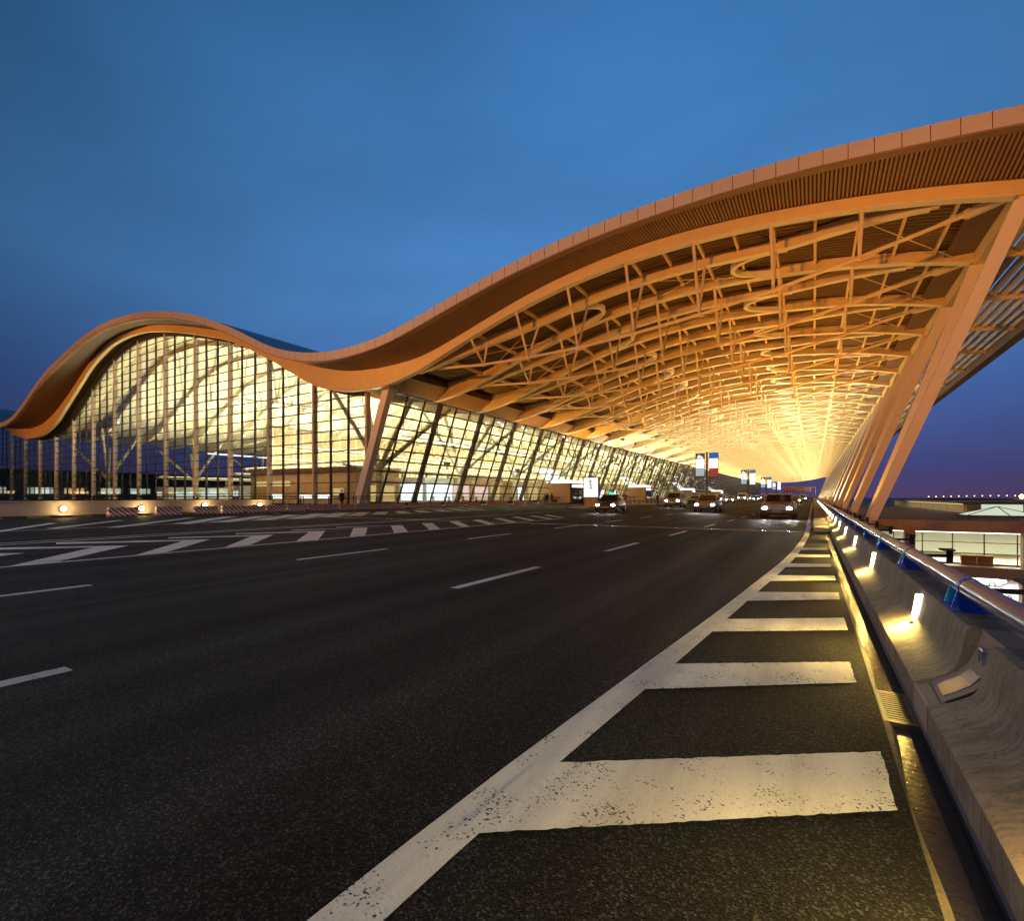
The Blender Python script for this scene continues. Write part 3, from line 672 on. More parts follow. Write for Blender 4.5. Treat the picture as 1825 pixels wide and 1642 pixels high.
# opened vent sashes near the head
vs = MB(); z0, z1 = frows[7] + .05, frows[8] - .02
for yy in (.12, S / 3 - .12): vs.bar((fx(z1) + .05, yy, z1), (fx(z0) + .5, yy, z0 + .05), .05, .06)
vs.bar((fx(z0) + .5, .1, z0 + .05), (fx(z0) + .5, S / 3 - .1, z0 + .05), .05, .05)
me_vs = vs.mesh('vent_sash', 'mullion_dark')
for k in range(36): link('vent_sash', me_vs, front, (0, YP + S * k / 3, 0))
# corner column
cc = MB().loft([[(fx(z) - .5, YP - .45, z), (fx(z) + .42, YP - .45, z), (fx(z) + .42, YP + .35, z), (fx(z) - .5, YP + .35, z)] for z in (.15, 4, 8, 12.6)])
tb(cc, 'corner_column', 'column_paint')
PANES.sort(key=lambda t: -t[0])
rest = {endw: MB(), front: MB()}
for i, (a, p, t, par) in enumerate(PANES):
    q = [Vector(v) for v in p]; t = Vector(t)
    if i < 300:
        link('pane', MB().hexa([*(v - t * .5 for v in q), *(v + t * .5 for v in q)]).mesh('pane', 'glass_clear'), par)
    else: rest[par].hexa([*(v - t * .5 for v in q), *(v + t * .5 for v in q)])
for par in rest: link('pane', rest[par].mesh('pane', 'glass_clear', fix=False), par, kind='stuff')

# ---- inside the hall
build(MB().box(-160, -42.9, YW + .3, YEND, -1.0, .12), 'hall_floor', 'floor_hall', kind='structure')
WARM = (1, .88, .58)
def trough(x, y0, y1, z, e):
    t = tag(build(MB().box(x - .7, x + .7, y0, y1, z - .5, z), 'uplight_trough', 'counter_white'), 'long white uplight trough above the hall counters', 'uplight', 'uplight troughs in the hall')
    lens = build(MB().box(x - .55, x + .55, y0 + .2, y1 - .2, z + .002, z + .03), 'lens', 'uplight_lens', parent=t)
    light('AREA', (x, (y0 + y1) / 2, z + .1), e, WARM, parent=t, shape='RECTANGLE', size=1.4, size_y=y1 - y0, rot=(R(180), 0, 0))
    return t
EOF_TROUGH = [(-58, 5.6), (-84, 5.2), (-110, 5.2)]
for x, z in EOF_TROUGH:
    for y0, y1 in ((48, 110), (118, 240), (250, 420)):
        trough(x, y0, y1, z, 640 * (y1 - y0))
        for yy in np.arange(y0 + 4, y1, 14): pass
hw = tag(build(MB().box(-118.4, -118, 76, YEND, .121, 19.0), 'airside_wall', 'hall_wall'), 'tall cream back wall of the departure hall', 'wall')
for k in range(20): build(MB().box(-117.99, -117.9, 78 + 9 * k, 84 + 9 * k, 1.2, 4.2), 'lit_sign', ('shop_white', 'screen_lit', 'shop_amber')[k % 3], parent=hw)
for k in range(60): build(MB().box(-117.99, -117.7, 77 + 3 * k, 77.25 + 3 * k, 4.6, 19), 'fin', 'hall_ceiling', parent=hw)
for z in (4.5, 9.0, 13.5): build(MB().box(-117.99, -117.6, 76, 260, z, z + .35), 'ledge', 'hall_ceiling', parent=hw)
for x, lab in ((-47.5, 'added fill light, a long white pendant inside the leaning glass front'), (-71, 'added fill light, a long white pendant over the brown kiosk row'), (-97, 'added fill light, a long white pendant deep in the hall')):
    t = tag(build(MB().box(x - .2, x + .2, 50, 230, 9.3, 9.5), 'fill_pendant', 'counter_white'), lab, 'pendant')  # pendants added to brighten the dark hall floor behind the glass
    build(MB().box(x - .15, x + .15, 50.2, 229.8, 9.26, 9.299), 'lens', 'strip_white', parent=t)
    light('AREA', (x, 140, 9.2), 19000, (1, .90, .66), parent=t, shape='RECTANGLE', size=.4, size_y=178)
    rods = MB()
    for yy in range(52, 230, 9): rods.tube((x, yy, 9.5), (x, yy, zob(x)), .02, 5)
    build(rods, 'hanger', 'steel_dull', parent=t, kind='stuff')
# check-in islands carrying the troughs
for (x, z), names in zip(EOF_TROUGH, ('row nearest the entrance doors', 'middle row of the hall', 'row nearest the airfield side')):
    for y0, y1 in ((48, 110), (118, 240), (250, 420)):
        isl = tag(build(MB().box(x - 1.6, x + 1.6, y0, y1, .121, z - .5 - 1.6), 'check_in_island', 'counter_white'), 'long white check-in island, ' + names + (', its front part' if y0 < 50 else ', its middle part' if y0 < 130 else ', its rear part'), 'counter')
        stand = MB()
        for yy in np.arange(y0 + 1, y1, 6): stand.box(x - .12, x + .12, yy - .12, yy + .12, z - 2.1, z - .5)
        build(stand, 'trough_stand', 'steel_dull', parent=isl)
        sg = MB()
        for yy in np.arange(y0 + 2, y1 - 3, 5): sg.box(x + 1.61, x + 1.66, yy, yy + 3.4, 1.4, 2.2)
        build(sg, 'screen_row', 'screen_lit', parent=isl)
        sg = MB()
        for xx_ in (x - 1.2, x - .4, x + .5): sg.box(xx_, xx_ + .6, y0 - .06, y0 - .01, 1.3, 2.2)
        build(sg, 'end_screens', 'screen_lit', parent=isl)
# shops and kiosks seen through the glass
def shop(name, label, cat, x0, x1, y0, y1, h, body, faces):
    t = tag(build(MB().box(x0, x1, y0, y1, .121, h), name, body), label, cat)
    for nm, q, m in faces: build(MB().box(*q), nm, m, parent=t)
    return t
shop('cafe_kiosk', 'brown panelled kiosk block just inside the end glass wall', 'kiosk', -76, -52, 46, 54, 5.0, 'kiosk_brown',
     [('lit_panel', (-75, -66, 45.94, 45.99, 2.8, 3.6), 'shop_amber'), ('lit_panel', (-64, -57, 45.94, 45.99, 1.0, 1.5), 'shop_white'), ('lit_panel', (-56.5, -54.5, 45.94, 45.99, 1.4, 2.4), 'shop_amber'), ('lit_panel', (-71, -67.5, 45.94, 45.99, .9, 1.6), 'shop_white'),
      ('shop_front', (-51.99, -51.94, 46.5, 53, .6, 2.8), 'shop_amber'), ('cornice', (-76.2, -51.8, 45.8, 54.2, 5.0, 5.35), 'kiosk_brown')])
shop('shop_unit', 'bright white shop unit behind the leaning glass wall', 'shop', -56, -50.5, 58, 65, 4.2, 'counter_white',
     [('shop_front', (-50.49, -50.44, 58.4, 64.6, .7, 3.2), 'shop_white'), ('side_front', (-55.4, -51, 57.93, 57.98, .7, 3.2), 'shop_white')])
shop('shop_unit', 'shop unit with a pink lit window behind the leaning glass wall', 'shop', -56, -50.5, 70, 80, 4.6, 'kiosk_brown',
     [('shop_front', (-50.49, -50.44, 71, 75, .7, 3.0), 'shop_pink'), ('shop_front', (-50.49, -50.44, 76, 79, .7, 3.4), 'shop_amber'), ('side_front', (-55.4, -51, 69.93, 69.98, .7, 3.2), 'shop_pink')])
for i, (y0, y1, h, lab) in enumerate(((84, 100, 4.4, 'tan shop unit with a cool white window deeper in the hall'), (106, 124, 4.8, 'tan shop unit with two lit windows deeper in the hall'), (130, 160, 4.5, 'long tan shop unit deep in the hall'))):
    shop('shop_unit', lab, 'shop', -57, -51, y0, y1, h, 'kiosk_brown', [('shop_front', (-50.99, -50.94, y0 + 1 + 6 * j, y0 + 5 + 6 * j, .6, 3.2), ('shop_white', 'shop_amber')[j % 2]) for j in range(int((y1 - y0 - 2) / 6))])
light('AREA', (-64, 44.6, 5.6), 2600, (1, .72, .38), shape='RECTANGLE', size=22, size_y=.3, rot=(R(-35), 0, 0), parent=bpy.data.objects['cafe_kiosk'])  # area light added to warm the kiosk front, its rail likewise
build(MB().box(-75.5, -52.5, 44.5, 44.8, 5.62, 5.75).box(-75.2, -75.0, 44.6, 46, 5.36, 5.6).box(-53, -52.8, 44.6, 46, 5.36, 5.6), 'added_lamp_rail', 'lamp_metal', parent=bpy.data.objects['cafe_kiosk'])
# portal blocks that stand through the front glass wall
for y0, y1, lab in ((81.5, 88.5, 'tan entrance portal nearest the striped barriers, glass doors in its side'), (128, 134, 'tan entrance portal in the glass front beyond the light box'), (186, 192, 'tan entrance portal in the glass front beside the first sign pylon'), (250, 258, 'tan entrance portal far along the glass front')):
    t = tag(build(MB().box(-42.2, -37.2, y0, y1, .151, 3.7), 'entrance_portal', 'kiosk_brown'), lab, 'entrance')
    for j in range(2):
        d = build(MB().box(-37.19, -37.12, y0 + .8 + j * 2.7, y0 + 3.2 + j * 2.7, .16, 2.5), 'door', 'car_glass', parent=t)
        build(MB().box(-37.11, -37.06, y0 + .9 + j * 2.7, y0 + 1.0 + j * 2.7, .9, 1.5), 'handle', 'steel_bright', parent=d)
    build(MB().box(-37.3, -36.2, y0 + .3, y1 - .3, 2.75, 2.9), 'door_canopy', 'sign_frame', parent=t)
    build(MB().box(-37.19, -37.1, y0 + 1, y1 - 1, 2.95, 3.4), 'lit_sign', 'shop_white', parent=t)
    build(MB().box(-42.0, -37.4, y0 + .2, y1 - .2, 3.71, 4.2), 'top_light', 'shop_white', parent=t)

# ---- lights that wash the canopy
def uplight(x, y, z, e, ang, label, grp, col):
    t = tag(empty('canopy_uplight', (x, y, z)), label, 'uplight', grp)
    build(MB().box(-.3, .3, -.3, .3, -.35, 0), 'housing', 'lamp_metal', parent=t); build(MB().box(-.06, .06, -.06, .06, -.9, -.35), 'stem', 'lamp_metal', parent=t)
    light('AREA', (0, 0, .05), e, col, parent=t, shape='SQUARE', size=.5, spread=R(125), rot=(0, R(180) + ang, 0))
for k in range(26):
    y = YB + S * (1 + 2 * k); near = k < 3  # nearest uplights are added orange fill for the front bays
    uplight(-39.6, y + S / 2, 5.6, (600, 1400, 3800)[k] if near else 8600, R(38), 'small square uplight on the glass front under the canopy', 'uplights along the glass front', (1, .46, .07) if near else (1, .80, .46))
    uplight(2.75, y + S / 2 - S, -.25, (1200, 2200, 4800)[k] if near else 9000, R(-26), 'unseen small square uplight at the foot of a leaning canopy column', 'uplights on the leaning columns', (1, .42, .05) if near else (1, .78, .42))
# ---- sodium floodlight masts on the approach side (outside the picture, behind the camera)
def mast(x, y, h, aim, e, size, label):
    t = tag(empty('floodlight_mast', (x, y, LOW)), label, 'mast')
    build(MB().tube((0, 0, 0), (0, 0, h - LOW), .28, 12, .14), 'pole', 'lamp_metal', parent=t)
    hd = build(MB().box(-.9, .9, -.25, .25, h - LOW - .1, h - LOW + .6), 'lamp_head', 'lamp_metal', parent=t)
    build(MB().box(-.8, .8, .26, .30, h - LOW, h - LOW + .5), 'lamp_lens', 'lamp_sodium', parent=hd)
    p = Vector((x, y + .5, h + .25)); d = Vector(aim) - p
    lo = light('SPOT', (0, .5, h - LOW + .25), e, (1, .31, .022), parent=t, spot_size=R(size), spot_blend=.7, shadow_soft_size=.5)
    lo.rotation_euler = d.to_track_quat('-Z', 'Y').to_euler()
mast(-16, -30, 8, (-14, 36, 23), 90000, 57, 'tall sodium floodlight mast beside the approach viaduct, in line with the canopy')
mast(-62, -32, 8, (-62, 36, 25), 92000, 61, 'tall sodium floodlight mast beside the approach viaduct, in line with the hall arch')
mast(-112, -34, 8, (-116, 36, 27), 94000, 62, 'tall sodium floodlight mast beside the approach, in line with the far roof valley')
mast(24, -22, 9, (8, 52, 11), 30000, 36, 'tall sodium floodlight mast on the low ground behind the parapet')
# street lamp over the road behind the camera
sl_ = tag(empty('street_lamp', (-38.6, -9, .15)), 'curved steel street lamp at the kerb behind the striped paving', 'street lamp')
build(MB().tube((0, 0, 0), (0, 0, 11), .12, 10, .08), 'pole', 'lamp_metal', parent=sl_); build(MB().tube((0, 0, 10.9), (5.5, 0, 12), .07, 8), 'arm', 'lamp_metal', parent=sl_)
build(MB().box(5.3, 6.3, -.2, .2, 11.9, 12.05), 'lamp_head', 'lamp_metal', parent=sl_); light('POINT', (5.8, 0, 11.7), 8200, (1, .86, .70), parent=sl_, shadow_soft_size=.25)
sl2 = copy_tree(sl_); sl2.location = (6.5, -16, LOW); sl2.rotation_euler = (0, 0, R(180)); sl2.scale = (1, 1, 1.75)
for ch in sl2.children:
    if ch.type == 'LIGHT': ch.data = ch.data.copy(); ch.data.energy = 2400
tag(sl2, 'curved steel street lamp rising from the low ground outside the parapet', 'street lamp')

# ================================================================== PARAPET
par = tag(empty('concrete_parapet', (.8, 0, 0)), 'brown concrete parapet with recessed lamps and a steel handrail on blue brackets', 'parapet')
H2 = Vector((-.8, 0, 0))
PRO = [(.50, -1.2), (.50, .165), (.515, .18), (.60, .220), (.648, .246), (.682, .282), (.701, .33), (.712, .39), (.722, .45), (.733, .505), (.748, .52), (1.14, .52), (1.16, .50), (1.16, -1.2)]
def panel(y0, y1, pro=PRO, n=2):
    return MB().loft([[(p[0], y, p[1]) for p in pro] for y in np.linspace(y0, y1, n)])
def pb(mb, name, m, smooth=False, parent=None):
    o = build(mb, name, m, parent or par, smooth=smooth)
    if parent is None: o.location = H2
    return o
PITCH = 3.4
edges = [-.1 + PITCH * k for k in range(-3, 36)]
lampb = MB().hexa([(.640, -.048, .262), (.640, .048, .262), (.75, .048, .262), (.75, -.048, .262), (.652, -.048, .275), (.652, .048, .275), (.75, .048, .275), (.75, -.048, .275)]).mesh('lamp', 'sign_frame')
lens = MB().hexa([(.662, -.030, .285), (.662, .030, .285), (.72, .030, .285), (.72, -.030, .285), (.690, -.030, .482), (.690, .030, .482), (.75, .030, .482), (.75, -.030, .482)]).mesh('lens', 'lamp_barrier')
LAMPS = []
for a in edges:
    b = a + PITCH - .015
    if abs(a - 3.3) < .01:
        p = pb(panel(3.70, b), 'barrier_panel', 'barrier_concrete', True)
        rec = [(.56, .165), (.59, .20), (.645, .235), (.695, .27), (.735, .32), (.763, .38), (.782, .44), (.795, .49)]
        rp = [(.50, -1.2), (.50, .165)] + rec + [(.795, .519), (1.14, .52), (1.16, .50), (1.16, -1.2)]
        r_ = pb(panel(3.315, 3.70, rp), 'access_recess', 'slab_concrete', True)
        build(MB().loft([[(x - .006, y, z + .004) for x, z in rec[1:5]] + [(x + .01, y, z - .01) for x, z in rec[4:0:-1]] for y in (3.42, 3.60)]), 'cover_plate', 'steel_dull', parent=r_)
        build(MB().tube((.765, 3.50, .36), (.765, 3.50, .44), .012, 8).tube((.765, 3.50, .44), (.765, 3.57, .44), .012, 8).tube((.765, 3.57, .44), (.765, 3.57, .36), .012, 8), 'handle', 'steel_bright', parent=r_)
        build(MB().hexa([(.515, 3.33, .166), (.56, 3.33, .166), (.57, 3.69, .166), (.518, 3.66, .166), (.52, 3.35, .19), (.556, 3.34, .186), (.565, 3.68, .184), (.53, 3.62, .192)]), 'broken_lip', 'low_wall', parent=r_)
        build(MB().loft([[(x - .008, y, z + .005) for x, z in rec] + [(x + .06, y, z) for x, z in rec[::-1]] for y in (3.317, 3.335)]), 'recess_edge', 'void_black', parent=r_)
    else:
        p = pb(panel(a, b), 'barrier_panel', 'barrier_concrete', True)
    yl = a + 1.7
    lo = link('lamp', lampb, p, (0, yl, 0)); link('lens', lens, lo)
    if yl < 30 and yl > -2:
        light('AREA', (.615, yl, .40), 42 * (1, .8, 1.1, .9)[int(yl) % 4], (1, .66, .15), parent=p, shape='RECTANGLE', size=.14, size_y=.06, rot=(0, R(52), 0))
pb(panel(edges[-1] + PITCH, 470), 'barrier_run', 'barrier_concrete', True)
# toe edging strip
pb(MB().box(.486, .499, -10, 20.7, .0, .03), 'toe_strip', 'steel_bright')
# handrail
RX, RZ = .855, .665
pb(MB().tube((RX, -10, RZ), (RX, 470, RZ), .061, 24), 'handrail', 'rail_sky_tint', True)
me_sleeve = MB().tube((RX, -.035, RZ), (RX, .035, RZ), .065, 24).mesh('sleeve', 'post_blue', True)
plate = MB().slab([(-.10, -.008), (.13, -.008), (.13, .008), (-.10, .008)], 0, .012)
wd = MB().hexa([(.80, -.012, .532), (1.06, -.012, .532), (1.06, .012, .532), (.80, .012, .532), (.885, -.012, .575), (.99, -.012, .575), (.99, .012, .575), (.885, .012, .575)])
base_ = MB().box(.758, 1.10, -.10, .30, .521, .533)
web1 = MB().hexa([(.765, -.008, .533), (1.04, -.008, .533), (1.04, .008, .533), (.765, .008, .533), (.80, -.008, .665), (.94, -.008, .665), (.94, .008, .665), (.80, .008, .665)]).mesh('bracket_web', 'post_blue')
web2 = MB().hexa([(.77, .22, .533), (1.02, .22, .533), (1.02, .236, .533), (.77, .236, .533), (.80, .22, .655), (.93, .22, .655), (.93, .236, .655), (.80, .236, .655)]).mesh('bracket_web', 'post_blue_lit')
me_base = base_.mesh('bracket_base', 'post_blue')
bolt = MB()
for bx in (.785, 1.07):
    for by in (-.07, .06): bolt.tube((bx, by, .533), (bx, by, .552), .012, 6)
me_bolt = bolt.mesh('bolt', 'steel_bright')
tee = MB().bar((.90, 0, .655), (1.16, 0, .665), .03, .03).bar((1.15, 0, .60), (1.15, 0, .72), .05, .03).bar((1.13, -.09, .725), (1.13, .09, .725), .10, .016).mesh('outer_bracket', 'bracket_black')
for k in range(60):
    yk = 2.05 + 2.2 * k - 2.2 * 2
    bse = link('bracket', me_base, par, H2 + Vector((0, yk, 0)))
    link('bracket_web', web1, bse); link('bracket_web', web2, bse)
    if k < 20: link('bolt', me_bolt, bse); link('outer_bracket', tee, bse); link('sleeve', me_sleeve, bse)
# drain grate in the gutter
gr = tag(empty('drain_grate', (.415, 3.72, -.028)), 'rusty iron drain grate set in the gutter', 'drain grate')
fr_ = MB(); fr_.box(-.085, .085, -.26, -.235, 0, .028).box(-.085, .085, .235, .26, 0, .028).box(-.085, -.065, -.235, .235, 0, .028).box(.065, .085, -.235, .235, 0, .028)
build(fr_, 'frame', 'grate_iron', parent=gr); build(MB().box(-.064, .064, -.234, .234, .001, .006), 'void', 'void_black', parent=gr)
for i in range(13): build(MB().box(-.064, .064, -.225 + i * .0365, -.208 + i * .0365, .007, .026), 'bar', 'grate_iron', parent=gr)

# ================================================================== LEFT EDGE OF THE ROAD
wall = tag(build(MB().loft([[(-39.35, y, .151), (-39.0, y, .151), (-39.0, y, .92), (-38.95, y, .93), (-38.95, y, 1.0), (-39.4, y, 1.0), (-39.4, y, .93), (-39.35, y, .92)] for y in (-30, 25.5)]), 'low_concrete_wall', 'low_wall'), 'pinkish low concrete wall along the pavement under the dark railing', 'wall')
rail = tag(empty('pavement_railing', (-39.2, 0, .15)), 'dark metal two-bar railing running along the terminal pavement', 'railing')
for z, r in ((1.12, .04), (.90, .035)): build(MB().tube((0, -30, z), (0, 150, z), r, 8), 'rail', 'rail_dark', parent=rail)
for z in (.12,): build(MB().tube((0, 25.7, z + .1), (0, 150, z + .1), .03, 8), 'rail', 'rail_dark', parent=rail)
pm = MB().box(-.035, .035, -.16, -.08, 0, 1.1).box(-.035, .035, .08, .16, 0, 1.1).mesh('post', 'rail_dark'); pm1 = MB().box(-.035, .035, -.16, -.08, .86, 1.1).box(-.035, .035, .08, .16, .86, 1.1).mesh('post', 'rail_dark')
for k in range(60):
    y = -28.5 + 3.0 * k; link('post', pm if y > 25.4 else pm1, rail, (0, y, 0))
bal = MB().tube((0, 0, .2), (0, 0, .9), .014, 5).mesh('baluster', 'rail_dark')
for k in range(200): link('baluster', bal, rail, (0, 26.3 + .42 * k, 0))
# red and white water barriers in front of it
def water_barrier():
    m = MB(); L = .78
    sec = [(.24, 0), (.24, .12), (.12, .25), (.10, .56), (-.10, .56), (-.12, .25), (-.24, .12), (-.24, 0)]
    m.loft([[(p[0], y, p[1]) for p in sec] for y in (-L, L)])
    return m.mesh('water_barrier', 'barrier_stripes')
me_wb = water_barrier(); me_cap = MB().box(-.07, .07, -.09, .09, .561, .60).mesh('filler_cap', 'car_trim'); me_pk = MB().tube((0, .84, 0), (0, .84, .6), .05, 8).mesh('joint_pin', 'louver_cream')
ywb = [14.3, 16.9, 19.4, 21.3, 23.0, 24.9, 26.7, 28.5, 30.3, 32.0, 33.7, 35.4, 37.1, 38.8, 41.4, 43.1, 44.8, 47.6, 49.4, 51.6, 53.4, 56.2, 58.0, 60.0, 63.2, 65.0, 67.4, 71, 73]
for i, y in enumerate(ywb):
    o = link('water_barrier', me_wb, None, (-38.58 if False else -37.55 + .12 * math.sin(i * 2.1), y, .0), (0, 0, R(random.uniform(-5, 5))))
    tag(o, 'red and white striped plastic barrier in the row along the kerb', 'barrier', 'striped barriers along the kerb')
    link('filler_cap', me_cap, o); link('joint_pin', me_pk, o)
# round floodlights on the low wall
for y, z, lab in ((11.8, .52, 'glowing round bulkhead lamp on the low wall, clear of the striped barriers'), (15.9, .46, 'glowing round bulkhead lamp on the low wall above the first striped barrier'), (20.0, .60, 'glowing round bulkhead lamp on the low wall over the second pair of striped barriers'), (24.3, .58, 'glowing round bulkhead lamp on the low wall near the wall end')):
    t = tag(build(MB().tube((-38.998, y, z), (-38.86, y, z), .17, 16), 'bulkhead_lamp', 'lamp_metal'), lab, 'lamp')
    build(MB().ball((-38.84, y, z), .15, 12, 8, (.5, 1, 1)), 'lens', 'lamp_warm', parent=t, smooth=True)
    light('POINT', (-38.62, y, z), 55, (1, .68, .26), parent=t, shadow_soft_size=.12)

# ================================================================== STREET THINGS UNDER THE CANOPY
isle = build(MB().box(-23.0, -20.6, 50, 118, .004, .14), 'traffic_island', 'kerb_stone', kind='structure')
# poster light box
t = tag(empty('poster_light_box', (-21.7, 53.4, .14)), 'white backlit poster light box with black brush lettering on the kerb island', 'light box')
build(MB().box(-.75, .75, -.22, .22, 0, .95), 'base', 'kiosk_brown', parent=t); build(MB().box(-.95, .95, -.16, .16, .951, 3.35), 'case', 'sign_frame', parent=t)
pp = build(MB().box(-.86, .86, -.185, -.161, 1.05, 3.27), 'poster', 'poster_paper', parent=t)
st_ = MB(); rnd = random.Random(5)
for cx_, cz_, sc_ in ((0, 2.82, 1), (-.03, 2.45, 1.1), (.02, 2.12, .8)):
    for _ in range(7):
        a = rnd.choice((0, .1, -.7, .8, 1.5)); L = rnd.uniform(.08, .2) * sc_; px, pz = cx_ + rnd.uniform(-.12, .12), cz_ + rnd.uniform(-.12, .12)
        st_.bar((px - L * math.cos(a), -.190, pz - L * math.sin(a)), (px + L * math.cos(a), -.190, pz + L * math.sin(a)), .035, .006, up=(0, 1, 0))
build(st_, 'brush_lettering', 'car_trim', parent=pp)
# sign pylons
def pylon(y, label, blue, low):
    t = tag(empty('sign_pylon', (-21.8, y, .0)), label, 'sign')
    build(MB().box(-.22, .22, -.2, .2, 0, 11.9), 'mast', 'sign_frame', parent=t)
    for sx, spec in ((-1, (('sign_frame', 0, 1.25), ('sign_white', 1.27, 3.55), ('sign_grey', 3.6, 5.4))), (1, ((blue, 0, 1.25), ('sign_white', 1.27, 3.6), (low, 3.65, 5.6)))):
        x0, x1 = (-2.5, -.55) if sx < 0 else (.55, 2.5)
        top = 11.6
        c = build(MB().box(x0 - .08, x1 + .08, -.16, .16, top - 5.8, top + .08), 'panel_case', 'sign_frame', parent=t)
        for m, a, b in spec: build(MB().box(x0, x1, -.19, -.161, top - b, top - a), 'panel_face', m, parent=c)
        if sx < 0: build(MB().poly([(x0 + .3, -.195, top - 1.1), (x0 + 1.7, -.195, top - 1.1), (x0 + 1.45, -.195, top - .7), (x0 + 1.0, -.195, top - .62), (x0 + .75, -.195, top - .25), (x0 + .35, -.195, top - .7)]), 'pictogram', 'sign_white', parent=c)
        build(MB().bar((x0 if sx < 0 else .2, 0, top - 1.0), (-.2 if sx < 0 else x1, 0, top - 1.0), .1, .1), 'bracket', 'sign_frame', parent=t)
    return t
pylon(126, 'double sign pylon with blue header and red lower panel by the traffic island', 'sign_blue', 'sign_red')
pylon(214, 'double sign pylon with teal header, second along the road', 'sign_teal', 'sign_white')
pylon(300, 'double sign pylon with teal header, third along the road', 'sign_teal', 'sign_white')
pylon(388, 'double sign pylon with white panels, farthest along the road', 'sign_white', 'sign_white')
# overhead message board
t = tag(empty('message_gantry', (-10, 470, 0)), 'overhead gantry with red LED message board at the far end of the road', 'sign')
build(MB().box(-13.5, -13.1, -.2, .2, 0, 9), 'leg', 'steel_dull', parent=t); build(MB().box(11.1, 11.5, -.2, .2, LOW, 9), 'leg', 'steel_dull', parent=t); build(MB().box(-13.5, 11.5, -.25, .25, 8.6, 9.0), 'beam', 'steel_dull', parent=t)
bd = build(MB().box(-11, 9, -.5, -.26, 5.2, 8.5), 'board', 'sign_frame', parent=t)
lm = MB()
for i in range(9):
    x0 = -10.4 + i * 2.15
    lm.box(x0, x0 + 1.5, -.54, -.501, 7.3, 7.7).box(x0 + .2, x0 + 1.3, -.54, -.501, 6.5, 6.8).box(x0, x0 + 1.5, -.54, -.501, 5.8, 6.1).box(x0 + .6, x0 + .9, -.54, -.501, 6.8, 7.3)
build(lm, 'led_lettering', 'led_red', parent=bd)
# white guard rail on the island
gr2 = tag(empty('guard_rail', (-20.9, 62, .14)), 'white tubular guard rail along the traffic island', 'railing')
for z in (.55, 1.05): build(MB().tube((0, 0, z), (0, 46, z), .035, 8), 'rail', 'louver_cream', parent=gr2)
pm2 = MB().tube((0, 0, 0), (0, 0, 1.08), .04, 8).mesh('post', 'louver_cream')
for k in range(24): link('post', pm2, gr2, (0, 2 * k, 0))

